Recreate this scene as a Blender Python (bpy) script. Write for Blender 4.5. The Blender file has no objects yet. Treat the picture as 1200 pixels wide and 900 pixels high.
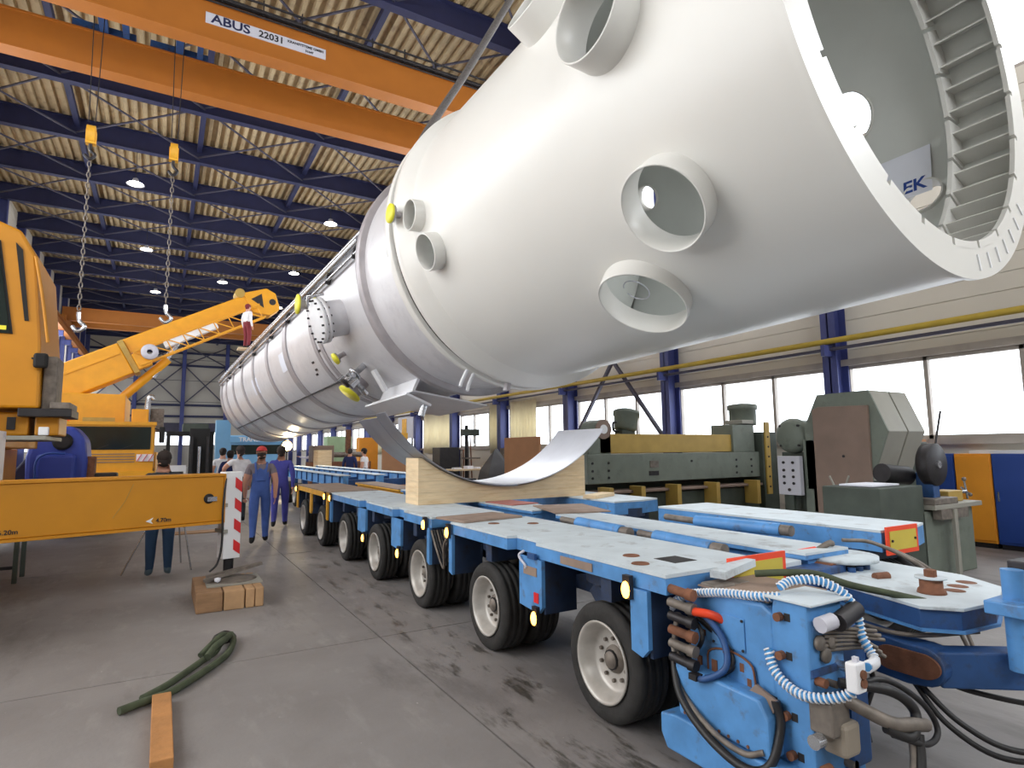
import bpy, bmesh, math, random
from mathutils import Vector, Matrix
random.seed(7)
S = bpy.context.scene
C = S.collection
PI = math.pi
V = Vector
def R(a): return math.radians(a)

# ------------------------------------------------------------------ camera
f, H = 695.0, 1.65
vy = V((190-600, 531-450, f)); vx = V((1790-600, 514-450, f))
Yc = vy.normalized(); Xc = (vx - Yc*vx.dot(Yc)).normalized(); Zc = -(Yc.cross(Xc))
if Zc.y > 0: Zc = -Zc
# rows of M are the world axes seen in (right, down, forward)
right = V((Xc.x, Yc.x, Zc.x)); down = V((Xc.y, Yc.y, Zc.y)); fwd = V((Xc.z, Yc.z, Zc.z))
cam = bpy.data.objects.new('camera', bpy.data.cameras.new('camera')); C.objects.link(cam)
m = Matrix((right, -down, -fwd)).transposed().to_4x4(); m.translation = (0, 0, H)
cam.matrix_world = m
cam.data.sensor_width = 36; cam.data.lens = f*36/1200; cam.data.clip_end = 500; cam.data.clip_start = .05
S.camera = cam

# ------------------------------------------------------------------ sky and exposure
S.view_settings.view_transform = 'Standard'; S.view_settings.look = 'None'
S.view_settings.gamma = 1; S.view_settings.use_curve_mapping = False
S.view_settings.exposure = 0.22
w = bpy.data.worlds.new('world'); S.world = w; w.use_nodes = True
bg = w.node_tree.nodes['Background']
bg.inputs[0].default_value = (.93, .97, 1, 1); bg.inputs[1].default_value = 3.5

def area(name, loc, rot, sx, sy, e, col=(1,1,1)):
    l = bpy.data.lights.new(name, 'AREA'); l.shape = 'RECTANGLE'; l.size = sx; l.size_y = sy; l.energy = e; l.color = col
    o = bpy.data.objects.new(name, l); C.objects.link(o); o.location = loc; o.rotation_euler = rot; return o
# near and left fill lamps are added; others give daylight of the side glazing
area('near_fill_light', (2.5, -7.6, 9.6), (R(85), 0, 0), 12, 4, 500, (.96,.98,1))  # added lamp behind the camera, brightens the vessel flange
area('left_fill_light', (-7.6, 6, 4.6), (0, R(-90), 0), 6, 8, 620, (.96,.98,1))  # added lamp, this wall has no gate; brightens the vessel skirt
area('left_glazing_daylight', (-7.7, 31, 9.6), (0, R(-90), 0), 4, 58, 3100, (.95,.98,1))
area('right_glazing_daylight', (11.7, 17, 9.4), (0, R(90), 0), 3, 48, 2300, (.95,.98,1))

# ------------------------------------------------------------------ materials
def lin(c):
    return tuple(((x/255)/12.92 if x/255 <= .04045 else ((x/255+.055)/1.055)**2.4) for x in c) + (1,)
MATS = {}
def mat(name, col, rough=.6, metal=0, var=.12, scale=3, bump=0, bscale=40, col2=None, thr=(.5,.7), scale2=2.5, emit=0, stretch=None, coat=0):
    if name in MATS: return MATS[name]
    M_ = bpy.data.materials.new(name); M_.use_nodes = True; nt = M_.node_tree; N = nt.nodes; L = nt.links
    b = N['Principled BSDF']; b.inputs['Roughness'].default_value = rough; b.inputs['Metallic'].default_value = metal
    if coat: b.inputs['Coat Weight'].default_value = coat; b.inputs['Coat Roughness'].default_value = .25
    tc = N.new('ShaderNodeTexCoord'); src = tc.outputs['Object']
    if stretch:
        mp = N.new('ShaderNodeMapping'); mp.inputs['Scale'].default_value = stretch; L.new(src, mp.inputs[0]); src = mp.outputs[0]
    n = N.new('ShaderNodeTexNoise'); n.inputs['Scale'].default_value = scale; n.inputs['Detail'].default_value = 5; L.new(src, n.inputs[0])
    c = lin(col)
    r = N.new('ShaderNodeValToRGB'); L.new(n.outputs[0], r.inputs[0])
    r.color_ramp.elements[0].position = .3; r.color_ramp.elements[1].position = .7
    r.color_ramp.elements[0].color = tuple(x*(1-var) for x in c[:3])+(1,)
    r.color_ramp.elements[1].color = tuple(min(1, x*(1+var)) for x in c[:3])+(1,)
    out = r.outputs[0]
    if col2:
        n2 = N.new('ShaderNodeTexNoise'); n2.inputs['Scale'].default_value = scale2; n2.inputs['Detail'].default_value = 8; n2.inputs['Roughness'].default_value = .65
        L.new(src, n2.inputs[0])
        r2 = N.new('ShaderNodeValToRGB'); r2.color_ramp.elements[0].position = thr[0]; r2.color_ramp.elements[1].position = thr[1]
        L.new(n2.outputs[0], r2.inputs[0])
        mx = N.new('ShaderNodeMixRGB'); L.new(r2.outputs[0], mx.inputs[0]); L.new(out, mx.inputs[1]); mx.inputs[2].default_value = lin(col2); out = mx.outputs[0]
    L.new(out, b.inputs['Base Color'])
    if emit:
        L.new(out, b.inputs['Emission Color']); b.inputs['Emission Strength'].default_value = emit
    if bump:
        n3 = N.new('ShaderNodeTexNoise'); n3.inputs['Scale'].default_value = bscale; n3.inputs['Detail'].default_value = 4; L.new(src, n3.inputs[0])
        bm_ = N.new('ShaderNodeBump'); bm_.inputs['Strength'].default_value = bump; bm_.inputs['Distance'].default_value = .02
        L.new(n3.outputs[0], bm_.inputs['Height']); L.new(bm_.outputs[0], b.inputs['Normal'])
    MATS[name] = M_; return M_
def glassmat(name, tint=(.97,.98,1), gl=.08):
    M_ = bpy.data.materials.new(name); M_.use_nodes = True; nt = M_.node_tree; N = nt.nodes; L = nt.links
    N.remove(N['Principled BSDF']); t = N.new('ShaderNodeBsdfTransparent'); t.inputs[0].default_value = tint+(1,)
    g = N.new('ShaderNodeBsdfGlossy'); g.inputs['Roughness'].default_value = .05
    mx = N.new('ShaderNodeMixShader'); mx.inputs[0].default_value = gl
    L.new(t.outputs[0], mx.inputs[1]); L.new(g.outputs[0], mx.inputs[2]); L.new(mx.outputs[0], N['Material Output'].inputs[0]); return M_

m_skirt = mat('off_white_paint', (222,221,216), .42, 0, .015, 1.2, coat=.25)
m_skirt_in = mat('grey_primer', (212,214,210), .6, 0, .03, 2)
m_steel = mat('silver_vessel_paint', (216,215,218), .36, .2, .03, 1.0, col2=(198,196,200), thr=(.5,.8), scale2=3)
m_band = mat('grey_band_metal', (172,167,170), .45, .35, .12, 4)
m_white = mat('white_paint', (232,233,236), .45, 0, .03)
m_paper = mat('white_sheet', (228,230,240), .7, 0, .03)
m_chrome = mat('bright_steel', (190,192,196), .25, .85, .1, 8)
m_darkmetal = mat('dark_metal', (52,50,52), .5, .5, .2, 8)
m_black = mat('black_rubber', (26,26,27), .75, 0, .2, 6)
m_yellowcap = mat('yellow_plastic_cap', (232,226,60), .5, 0, .08)
m_blue = mat('trailer_blue_paint', (84,142,200), .5, 0, .18, 6, col2=(92,84,80), thr=(.56,.8), scale2=9)
m_bluedeep = mat('deep_blue_paint', (40,80,134), .55, 0, .25, 5, col2=(48,46,48), thr=(.5,.7), scale2=5)
m_under = mat('grimy_shaded_underframe_paint', (36,56,88), .65, 0, .3, 6, col2=(40,38,38), thr=(.45,.7), scale2=6)  # grimy blue, darkened further for the shade under the deck
m_deck = mat('worn_deck_paint', (198,208,214), .6, 0, .08, 5, col2=(140,140,140), thr=(.56,.74), scale2=4, bump=.1)
m_deckbrown = mat('rusty_deck_sheet', (146,126,112), .7, 0, .2, 5, bump=.1)
m_yellowdeck = mat('trailer_yellow_paint', (228,170,52), .5, 0, .15, 5)
m_tyre = mat('tyre_rubber', (43,42,41), .82, 0, .25, 9, bump=.25, bscale=25)
m_rim = mat('silver_wheel_rim', (186,182,176), .42, .35, .15, 9)
m_hub = mat('dirty_wheel_hub', (120,112,104), .6, .3, .3, 14)
m_rust = mat('rusty_steel', (122,80,58), .8, .1, .3, 12, bump=.2)
m_conc = None
m_wood = mat('pale_pine', (226,202,164), .65, 0, .1, 3, stretch=(1,1,9), col2=(206,172,126), thr=(.5,.75))
m_oldwood = mat('weathered_timber', (150,116,84), .8, 0, .2, 5, bump=.25, stretch=(1,5,5))
m_card = mat('brown_board', (176,128,92), .8, 0, .06, 3)
m_orange = mat('gantry_orange_paint', (164,98,32), .5, 0, .05, 2)
m_cyellow = mat('crane_yellow_paint', (226,158,20), .42, 0, .06, 3)
m_navy = mat('navy_beam_paint', (32,36,72), .6, 0, .1, 3)
m_column = mat('column_blue_paint', (58,66,122), .5, 0, .1, 2)
m_brace = mat('brace_steel', (74,72,88), .6, .2, .1)
m_roof = mat('beige_roof_sheet', (176,156,122), .7, 0, .16, .8, col2=(140,120,96), thr=(.5,.75), scale2=2.2)
m_wall = mat('cream_cladding', (214,208,196), .6, 0, .05, .6)
m_farwall = mat('grey_wall_panel', (178,172,162), .7, 0, .05, .4)
m_frame = mat('window_frame_grey', (168,160,152), .6)
m_yellowpipe = mat('yellow_gas_pipe', (186,160,60), .5)
m_curtain = mat('cream_curtain', (240,234,212), .8, 0, .05)
_n = m_curtain.node_tree; _t = _n.nodes.new('ShaderNodeBsdfTranslucent'); _t.inputs[0].default_value = lin((238,230,206)); _x = _n.nodes.new('ShaderNodeMixShader'); _x.inputs[0].default_value = .5
_n.links.new(_n.nodes['Principled BSDF'].outputs[0], _x.inputs[1]); _n.links.new(_t.outputs[0], _x.inputs[2]); _n.links.new(_x.outputs[0], _n.nodes['Material Output'].inputs[0])
m_green = mat('machine_green_paint', (112,120,110), .55, 0, .1, 4, col2=(84,88,78), thr=(.55,.8), scale2=5)
m_greend = mat('dark_green_machine_paint', (66,74,66), .6, 0, .2, 4)
m_ochre = mat('ochre_machine_paint', (176,146,72), .55, 0, .1, 4)
m_brownpanel = mat('brown_dirty_panel', (132,112,100), .65, 0, .1, 3)
m_guard = mat('guard_grey_paint', (150,148,138), .55, 0, .06, 3)
m_panelgrey = mat('light_grey_panel', (196,196,206), .5, 0, .04)
m_locker_blue = mat('locker_blue', (36,70,150), .5, 0, .05)
m_locker_orange = mat('locker_orange', (236,156,44), .5, 0, .05)
m_red = mat('signal_red', (214,40,44), .5, 0, .08)
m_plateyel = mat('reflector_yellow', (206,186,72), .5, 0, .08)
m_platered = mat('reflector_orange_red', (240,74,36), .45, 0, .05)
m_amber = mat('lit_amber_lamp', (255,176,70), .4, 0, .02, emit=9)
m_lampon = mat('lit_hall_lamp', (255,246,226), .4, 0, .01, emit=22)
m_flood = mat('lit_floodlight', (255,220,150), .4, 0, .01, emit=60)
m_cable = mat('black_cable', (34,33,34), .5, 0, .1)
m_sling = mat('olive_sling', (70,78,58), .9, 0, .25, 12)
m_screen = mat('dark_cab_glass', (30,40,38), .12, 0, .2, 2)
m_skin = mat('skin', (206,152,128), .6, 0, .05)
m_hair = mat('dark_hair', (44,34,30), .8, 0, .2)
def cloth(n, c): return mat(n, c, .85, 0, .1, 9, bump=.15, bscale=30)
g_win = glassmat('window_glass')
g_dark = glassmat('cab_window_glass', (.35,.5,.45), .15)

def floor_mat():
    M_ = bpy.data.materials.new('concrete_floor'); M_.use_nodes = True; nt = M_.node_tree; N = nt.nodes; L = nt.links
    b = N['Principled BSDF']; tc = N.new('ShaderNodeTexCoord')
    def noise(s, d=6, st=None, r=.6):
        src = tc.outputs['Object']
        if st:
            mp = N.new('ShaderNodeMapping'); mp.inputs['Scale'].default_value = st; L.new(src, mp.inputs[0]); src = mp.outputs[0]
        n = N.new('ShaderNodeTexNoise'); n.inputs['Scale'].default_value = s; n.inputs['Detail'].default_value = d; n.inputs['Roughness'].default_value = r; L.new(src, n.inputs[0]); return n.outputs[0]
    def ramp(src, p0, c0, p1, c1):
        r = N.new('ShaderNodeValToRGB'); r.color_ramp.elements[0].position = p0; r.color_ramp.elements[1].position = p1
        r.color_ramp.elements[0].color = c0; r.color_ramp.elements[1].color = c1; L.new(src, r.inputs[0]); return r.outputs[0]
    def mix(fac, a, bcol):
        x = N.new('ShaderNodeMixRGB'); L.new(fac, x.inputs[0]); L.new(a, x.inputs[1]); x.inputs[2].default_value = bcol; return x.outputs[0]
    base = ramp(noise(.45), .3, lin((116,111,109)), .72, lin((150,146,144)))
    base = mix(ramp(noise(5, 8, (1, .35, 1)), .55, (0,0,0,1), .8, (.5,.5,.5,1)), base, lin((168,164,160)))
    base = mix(ramp(noise(1.2, 7, (1, .3, 1), .7), .54, (0,0,0,1), .72, (.8,.8,.8,1)), base, lin((92,87,86)))
    # oil and water stains concentrated along the wheel track of the trailer
    sx = N.new('ShaderNodeSeparateXYZ'); L.new(tc.outputs['Object'], sx.inputs[0])
    mr = N.new('ShaderNodeMath'); mr.operation = 'SUBTRACT'; L.new(sx.outputs[0], mr.inputs[0]); mr.inputs[1].default_value = 2.15
    ab = N.new('ShaderNodeMath'); ab.operation = 'ABSOLUTE'; L.new(mr.outputs[0], ab.inputs[0])
    tr = ramp(ab.outputs[0], .2, (1,1,1,1), .6, (0,0,0,1))
    st = ramp(noise(3.4, 8, (2.2, .5, 1), .72), .53, (0,0,0,1), .62, (.8,.8,.8,1))
    mm = N.new('ShaderNodeMath'); mm.operation = 'MULTIPLY'; L.new(tr, mm.inputs[0]); L.new(st, mm.inputs[1])
    base = mix(mm.outputs[0], base, lin((62,58,50)))
    sp = ramp(noise(26, 2, None, .4), .78, (0,0,0,1), .8, (.6,.6,.6,1))
    base = mix(sp, base, lin((190,186,180)))
    L.new(base, b.inputs['Base Color'])
    rr = N.new('ShaderNodeMapRange'); L.new(mm.outputs[0], rr.inputs[0]); rr.inputs[3].default_value = .62; rr.inputs[4].default_value = .3; L.new(rr.outputs[0], b.inputs['Roughness'])
    bp = N.new('ShaderNodeBump'); bp.inputs['Strength'].default_value = .12; bp.inputs['Distance'].default_value = .02; L.new(noise(30), bp.inputs['Height']); L.new(bp.outputs[0], b.inputs['Normal'])
    return M_
m_conc = floor_mat()

# ------------------------------------------------------------------ mesh builder
class MB:
    def __init__(s): s.v = []; s.f = []; s.sm = []
    def add(s, vs, fs, smooth=False, M_=None):
        k = len(s.v)
        s.v += [tuple(M_ @ V(p)) if M_ else tuple(p) for p in vs]
        s.f += [tuple(i+k for i in q) for q in fs]; s.sm += [smooth]*len(fs); return s
    def box(s, x0, x1, y0, y1, z0, z1, M_=None):
        vs = [(x,y,z) for z in (z0,z1) for y in (y0,y1) for x in (x0,x1)]
        return s.add(vs, [(0,2,3,1),(4,5,7,6),(0,1,5,4),(2,6,7,3),(0,4,6,2),(1,3,7,5)], M_=M_)
    def bar(s, p0, p1, wd, ht, up=(0,0,1)):
        p0, p1 = V(p0), V(p1); a = (p1-p0); L_ = a.length; a.normalize(); up = V(up)
        if abs(a.dot(up)) > .99: up = V((1,0,0))
        x = a.cross(up).normalized(); z = x.cross(a)
        M_ = Matrix((x, a, z)).transposed().to_4x4(); M_.translation = p0
        return s.box(-wd/2, wd/2, 0, L_, -ht/2, ht/2, M_)
    def tube(s, pts, r, n=8, cap=True, r2=None, smooth=True, rad=None):
        pts = [V(p) for p in pts]; k = len(pts); vs = []; prev = None
        for i, p in enumerate(pts):
            t = (pts[min(i+1,k-1)]-pts[max(i-1,0)]).normalized()
            if prev is None:
                x = t.orthogonal().normalized()
            else:
                x = (prev - t*prev.dot(t)); x = x.normalized() if x.length > 1e-6 else t.orthogonal().normalized()
            prev = x; y = t.cross(x)
            rr = rad[i] if rad else (r if r2 is None else r+(r2-r)*i/(k-1))
            for j in range(n):
                a = 2*PI*j/n; vs.append(p + x*math.cos(a)*rr + y*math.sin(a)*rr)
        fs = [(i*n+j, i*n+(j+1)%n, (i+1)*n+(j+1)%n, (i+1)*n+j) for i in range(k-1) for j in range(n)]
        s.add(vs, fs, smooth)
        if cap:
            s.add(vs[:n], [tuple(reversed(range(n)))]); s.add(vs[-n:], [tuple(range(n))])
        return s
    def cyl(s, p0, p1, r, n=16, r2=None): return s.tube([p0,p1], r, n, True, r2)
    def lathe(s, prof, M_=None, n=32, a0=0, a1=2*PI, smooth=True):
        # prof: (radius, z) about local z
        full = abs(a1-a0-2*PI) < 1e-6; cnt = n if full else n+1; vs = []
        for i in range(cnt):
            a = a0+(a1-a0)*i/n
            for (r_, z) in prof: vs.append((r_*math.cos(a), r_*math.sin(a), z))
        k = len(prof)
        fs = [(i*k+j, ((i+1)%cnt)*k+j, ((i+1)%cnt)*k+j+1, i*k+j+1) for i in range(n) for j in range(k-1)]
        return s.add(vs, fs, smooth, M_)
    def prism(s, poly, z0, z1, M_=None):
        n = len(poly); vs = [(x,y,z0) for x,y in poly]+[(x,y,z1) for x,y in poly]
        return s.add(vs, [tuple(reversed(range(n))), tuple(range(n,2*n))]+[(i,(i+1)%n,n+(i+1)%n,n+i) for i in range(n)], M_=M_)
    def sphere(s, c, r, n=12, sc=(1,1,1), z0=-1):
        prof = []
        k = n//2
        for i in range(k+1):
            a = -PI/2+PI*i/k
            if math.sin(a) >= z0-1e-6: prof.append((math.cos(a)*r, math.sin(a)*r))
        M_ = Matrix.Translation(c) @ Matrix.Diagonal((*sc, 1))
        return s.lathe(prof, M_, n)
    def mesh(s, name, m):
        me = bpy.data.meshes.new(name); me.from_pydata([tuple(p) for p in s.v], [], s.f)
        me.polygons.foreach_set('use_smooth', s.sm)
        for x in (m if isinstance(m, (list,tuple)) else [m]): me.materials.append(x)
        bm = bmesh.new(); bm.from_mesh(me); bmesh.ops.recalc_face_normals(bm, faces=bm.faces); bm.to_mesh(me); bm.free()
        me.update(); return me
    def obj(s, name, m, parent=None, bevel=0):
        o = bpy.data.objects.new(name, s.mesh(name, m)); C.objects.link(o)
        if parent: o.parent = parent
        if bevel:
            b = o.modifiers.new('bevel', 'BEVEL'); b.width = bevel; b.segments = 2; b.limit_method = 'ANGLE'
        return o
def tag(o, label=None, cat=None, group=None, kind=None):
    if label: o['label'] = label
    if cat: o['category'] = cat
    if group: o['group'] = group
    if kind: o['kind'] = kind
    return o
def thing(name, label, cat, loc=(0,0,0), rz=0, group=None):
    o = bpy.data.objects.new(name, None); C.objects.link(o); o.location = loc; o.rotation_euler = (0,0,rz); o.empty_display_size = .2
    return tag(o, label, cat, group)
def struct(o): o['kind'] = 'structure'; return o
def kids(o): return [x for x in C.objects if x.parent == o]
def copy_tree(o, parent=None):
    c = o.copy(); C.objects.link(c); c.parent = parent
    for ch in kids(o): copy_tree(ch, c)
    return c
def inst(o, loc, parent=None, rot=None):
    c = o.copy(); C.objects.link(c); c.parent = parent; c.location = loc
    if rot: c.rotation_euler = rot
    return c
def frame(origin, zdir, xhint=(0,0,1)):
    z = V(zdir).normalized(); x = V(xhint); x = (x - z*x.dot(z))
    if x.length < 1e-4: x = z.orthogonal()
    x.normalize(); y = z.cross(x); M_ = Matrix((x,y,z)).transposed().to_4x4(); M_.translation = V(origin); return M_
def text(name, body, size, m, M_, parent=None, ext=.002, sx=1):
    cu = bpy.data.curves.new(name, 'FONT'); cu.body = body; cu.size = size; cu.extrude = ext; cu.align_x = 'CENTER'; cu.align_y = 'CENTER'; cu.resolution_u = 3; cu.offset = size*.022
    t = bpy.data.objects.new('tmp', cu); C.objects.link(t)
    me = bpy.data.meshes.new_from_object(t.evaluated_get(bpy.context.evaluated_depsgraph_get())); bpy.data.objects.remove(t)
    me.materials.clear(); me.materials.append(m); me.transform(M_ @ Matrix.Diagonal((sx,1,1,1)))
    o = bpy.data.objects.new(name, me); C.objects.link(o); o.parent = parent; return o
def catmull(P, k=6):
    P = [V(p) for p in P]; Q = [P[0]*2-P[1]]+P+[P[-1]*2-P[-2]]; out = []
    for i in range(1, len(Q)-2):
        for j in range(k):
            t = j/k; a,b,c,d = Q[i-1],Q[i],Q[i+1],Q[i+2]
            out.append(.5*((2*b)+(c-a)*t+(2*a-5*b+4*c-d)*t*t+(3*b-a-3*c+d)*t**3))
    out.append(P[-1]); return out

# ================================================================== HALL
WL, WR, Y0, Y1, ZB, ZR = -8.0, 12.0, -8.0, 85.0, 15.0, 15.85
fl = struct(MB().box(WL-.3, WR+.3, Y0, Y1+.3, -.3, -.03).obj('floor', m_conc))
ys = [Y0, -5, .3, 5.35, 10.4, 16, 21, 26.5, 32, 38, 44, 50, 58, 66, 75, Y1]
xs = [WL, -3.4, 1.75, 7.0, WR]
for i in range(len(ys)-1):
    for j in range(len(xs)-1):
        g = .006
        o = MB().box(xs[j]+g, xs[j+1]-g, ys[i]+g, ys[i+1]-g, -.03, 0).obj('slab', m_conc, fl)
bays = [6.9+4.6*k for k in range(-3, 17)]
# left, right, far, near walls with window bands cut out
def wall_side(name, x, bands):
    root = bpy.data.objects.new(name, None); C.objects.link(root); root['kind'] = 'structure'
    z = 0; t = .2; sgn = 1 if x > 0 else -1
    levels = []
    for (a, b) in bands: levels.append((z, a)); z = b
    levels.append((z, 16.3))
    for (a, b) in levels:
        mb = MB(); n = max(1, int((b-a)/.3)); hh = (b-a)/n
        for k in range(n):        # horizontal ribbed cladding planks
            mb.box(min(x, x+sgn*t), max(x, x+sgn*t), Y0, Y1, a+k*hh+.012, a+(k+1)*hh)
            mb.box(min(x+sgn*.03, x+sgn*t), max(x+sgn*.03, x+sgn*t), Y0, Y1, a+k*hh, a+k*hh+.012)
        mb.obj('cladding', m_wall, root)
    return root
wr = wall_side('wall_right', WR, [(1.76, 3.27), (7.9, 11.0)])
wl = wall_side('wall_left', WL, [(1.76, 3.27), (8.0, 11.7)])
fw = bpy.data.objects.new('wall_far', None); C.objects.link(fw); fw['kind'] = 'structure'
pan = MB().box(0, 4.96, 0, .2, 0, 2.62).mesh('wall_panel', m_farwall)
for i in range(4):
    for k in range(6):
        if k == 1 and i in (1, 2): continue
        o = bpy.data.objects.new('wall_panel', pan); C.objects.link(o); o.parent = fw; o.location = (-8+5*i+.02, Y1, 2.68*k+.03)
MB().box(WL, WR, Y1+.08, Y1+.3, 0, 2.4).box(WL, WR, Y1+.08, Y1+.3, 4.2, 16.3).box(WL, -2.8, Y1+.08, Y1+.3, 2.4, 4.2).box(6.5, WR, Y1+.08, Y1+.3, 2.4, 4.2).obj('wall_core', m_brace, fw)
nw = struct(MB().box(WL, WR, Y0-.2, Y0, 0, 7.5).box(WL, WR, Y0-.2, Y0, 11.7, 16.3).box(WL, -3.6, Y0-.2, Y0, 7.5, 11.7).box(8.6, WR, Y0-.2, Y0, 7.5, 11.7).obj('wall_near', m_farwall))  # high opening behind the camera is added to let light in
for k in range(6):
    MB().box(-2.8+1.55*k, -1.3+1.55*k, Y1+.1, Y1+.12, 2.4, 4.2).obj('window_pane', g_win, fw); MB().box(-1.3+1.55*k, -1.25+1.55*k, Y1+.05, Y1+.15, 2.4, 4.2).obj('window_frame', m_frame, fw)
# far wall steelwork
for x in (-3.2, 1.9, 6.8):
    struct(MB().box(x-.22, x+.22, Y1-.5, Y1-.05, 0, 15.6).obj('gable_column', m_column, fw))
for z in (6.2, 7.6, 12.6, 14.2):
    MB().box(WL, WR, Y1-.3, Y1-.06, z-.13, z+.13).obj('gable_rail', m_navy, fw)
for x0 in (-8, -3.2, 1.9, 6.8):
    x1 = {-8:-3.2, -3.2:1.9, 1.9:6.8, 6.8:12}[x0]
    for (za, zb) in ((7.6, 12.6), (12.6, 15.2)):
        MB().bar((x0,Y1-.35,za),(x1,Y1-.35,zb),.14,.14).obj('brace_rod', m_brace, fw)
        MB().bar((x0,Y1-.4,zb),(x1,Y1-.4,za),.14,.14).obj('brace_rod', m_brace, fw)
# unseen infill added in the near left window bands to keep daylight out
for (a, b) in ((1.76, 3.27), (8.0, 11.7)): MB().box(WL-.2, WL, Y0, 11.6, a, b).obj('wall_infill', m_wall, wl)
# windows, one per bay per band
wn = 0
def window(side, y0, y1, z0, z1, cells, cut=0):
    global wn; wn += 1
    x = WR if side > 0 else WL; s = side
    fr = MB(); b = .05; X = lambda a, c: (min(x+s*a, x+s*c), max(x+s*a, x+s*c))
    xa, xb = X(.02, .12)
    fr.box(xa, xb, y0, y1, z0, z0+.07).box(xa, xb, y0, y1, z1-.07, z1).box(xa, xb, y0, y0+b, z0, z1).box(xa, xb, y1-b, y1, z0, z1)
    for k in range(1, cells):
        yy = y0+(y1-y0)*k/cells; fr.box(xa, xb, yy-.035, yy+.035, z0, z1)
    if z1-z0 > 2: fr.box(xa, xb, y0, y1, (z0+z1)/2-.03, (z0+z1)/2+.03)
    w_ = bpy.data.objects.new('window_%d' % wn, None); C.objects.link(w_); w_['kind'] = 'structure'
    fr.obj('window_frame', m_frame, w_)
    for k in range(cells):
        ya = y0+(y1-y0)*k/cells; yb = y0+(y1-y0)*(k+1)/cells
        xa2, xb2 = X(.06, .07)
        MB().box(xa2, xb2, ya+.03, yb-.03, z0+.03, z1-.03).obj('window_pane', g_win, w_)
    return w_
for y in bays:
    if y+4.6 > Y1: break
    window(1, y+.3, y+4.6, 1.76, 3.27, 3)
    window(1, y+.3, y+4.6, 7.9, 11.0, 2)
    if y > 11: window(-1, y+.3, y+4.6, 8.0, 11.7, 2)
    if y > 30: window(-1, y+.3, y+4.6, 1.76, 3.27, 2)
# window sill ledge on right wall
struct(MB().box(WR-.12, WR, Y0, Y1, 1.66, 1.76).obj('trim_1', m_frame))
struct(MB().box(WR-.06, WR, Y0, Y1, 3.27, 3.4).obj('trim_2', m_frame))
# portal columns with I section
def icol(x, y, h, s):
    mb = MB(); mb.box(x-.2, x+.2, y-.015, y+.015, 0, h).box(x-.2, x-.18, y-.15, y+.15, 0, h).box(x+.18, x+.2, y-.15, y+.15, 0, h)
    return struct(mb.obj('portal_column', m_column))
for y in bays:
    icol(WR-.22, y+.1, 15, 1); icol(WL+.22, y+.1, 15, -1)
# roof beams, tie beams, bracing, sheets
for y in bays:
    mb = MB().box(WL, WR, y-.02, y+.02, ZB, ZR).box(WL, WR, y-.16, y+.16, ZB-.03, ZB).box(WL, WR, y-.16, y+.16, ZR-.03, ZR)
    struct(mb.obj('roof_beam', m_navy))
    for x in (-3.75, .85, 5.5):
        struct(MB().box(x-.1, x+.1, y+.03, y+4.57, 15.5, 15.75).obj('tie_beam', m_navy))
ce = struct(MB().box(WL-.3, WR+.3, Y0, Y1+.3, 16.36, 16.5).obj('ceiling', m_roof))
def sheet(y0, y1):
    n = 57; p = (WR-WL)/n; prof = []
    for i in range(n):
        x = WL+i*p; prof += [(x, ZR+.02), (x+p*.34, ZR+.02), (x+p*.44, ZR+.16), (x+p*.90, ZR+.16)]
    prof.append((WR, ZR+.02)); k = len(prof)
    return MB().add([(x,y0,z) for x,z in prof]+[(x,y1,z) for x,z in prof], [(i,i+1,k+i+1,k+i) for i in range(k-1)])
sh0 = sheet(0, 4.58).mesh('roof_sheet', m_roof)
rod_a = MB().bar((0,0,0),(4.6,4.6,0),.06,.06).mesh('brace_rod', m_brace); rod_b = MB().bar((4.6,0,.07),(0,4.6,.07),.06,.06).mesh('brace_rod', m_brace)
for y in bays:
    o = bpy.data.objects.new('roof_sheet', sh0); C.objects.link(o); o.parent = ce; o.location = (0, y+.01, 0)
    if y+4.6 > Y1: continue
    for x in (-8.35, -3.75, .85, 5.5):
        for me in (rod_a, rod_b):
            o = bpy.data.objects.new('brace_rod', me); C.objects.link(o); o.parent = ce; o.location = (x if x > -8.3 else -8.0, y, 15.2)
            if x < -8.3: o.scale = (.92, 1, 1)
# crane runway rails both sides
for x, s in ((WL+.75, 1), (WR-.75, -1)):
    mb = MB().box(x-.18, x+.18, Y0+1, Y1-1, 11.35, 11.45).box(x-.02, x+.02, Y0+1, Y1-1, 11.45, 12.0).box(x-.18, x+.18, Y0+1, Y1-1, 12.0, 12.1)
    struct(mb.obj('crane_runway', m_orange))
    for y in bays:
        struct(MB().box(min(x-.1, x-s*.5), max(x+.1, x-s*.5), y-.05, y+.25, 10.9, 11.34).obj('runway_bracket', m_column))
# pipes along the right wall
struct(MB().tube([(11.45, Y0+1, 3.74),(11.45, Y1-1, 3.74)], .06, 10).obj('gas_pipe', m_yellowpipe))
struct(MB().tube([(11.5, Y0+1, 3.58),(11.5, Y1-1, 3.58)], .035, 8).obj('service_pipe', m_brace))
for y in bays: struct(MB().box(11.3, 11.58, y+.02, y+.1, 3.44, 3.66).obj('pipe_bracket', m_column))
for y, a in ((13.8, 1),):
    struct(MB().bar((11.7, 11.7, 6.8), (11.7, 15.9, 1.9), .09, .09).obj('wall_brace', m_brace))
    struct(MB().bar((11.6, 15.9, 6.8), (11.6, 11.7, 1.9), .09, .09).obj('wall_brace', m_brace))

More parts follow.
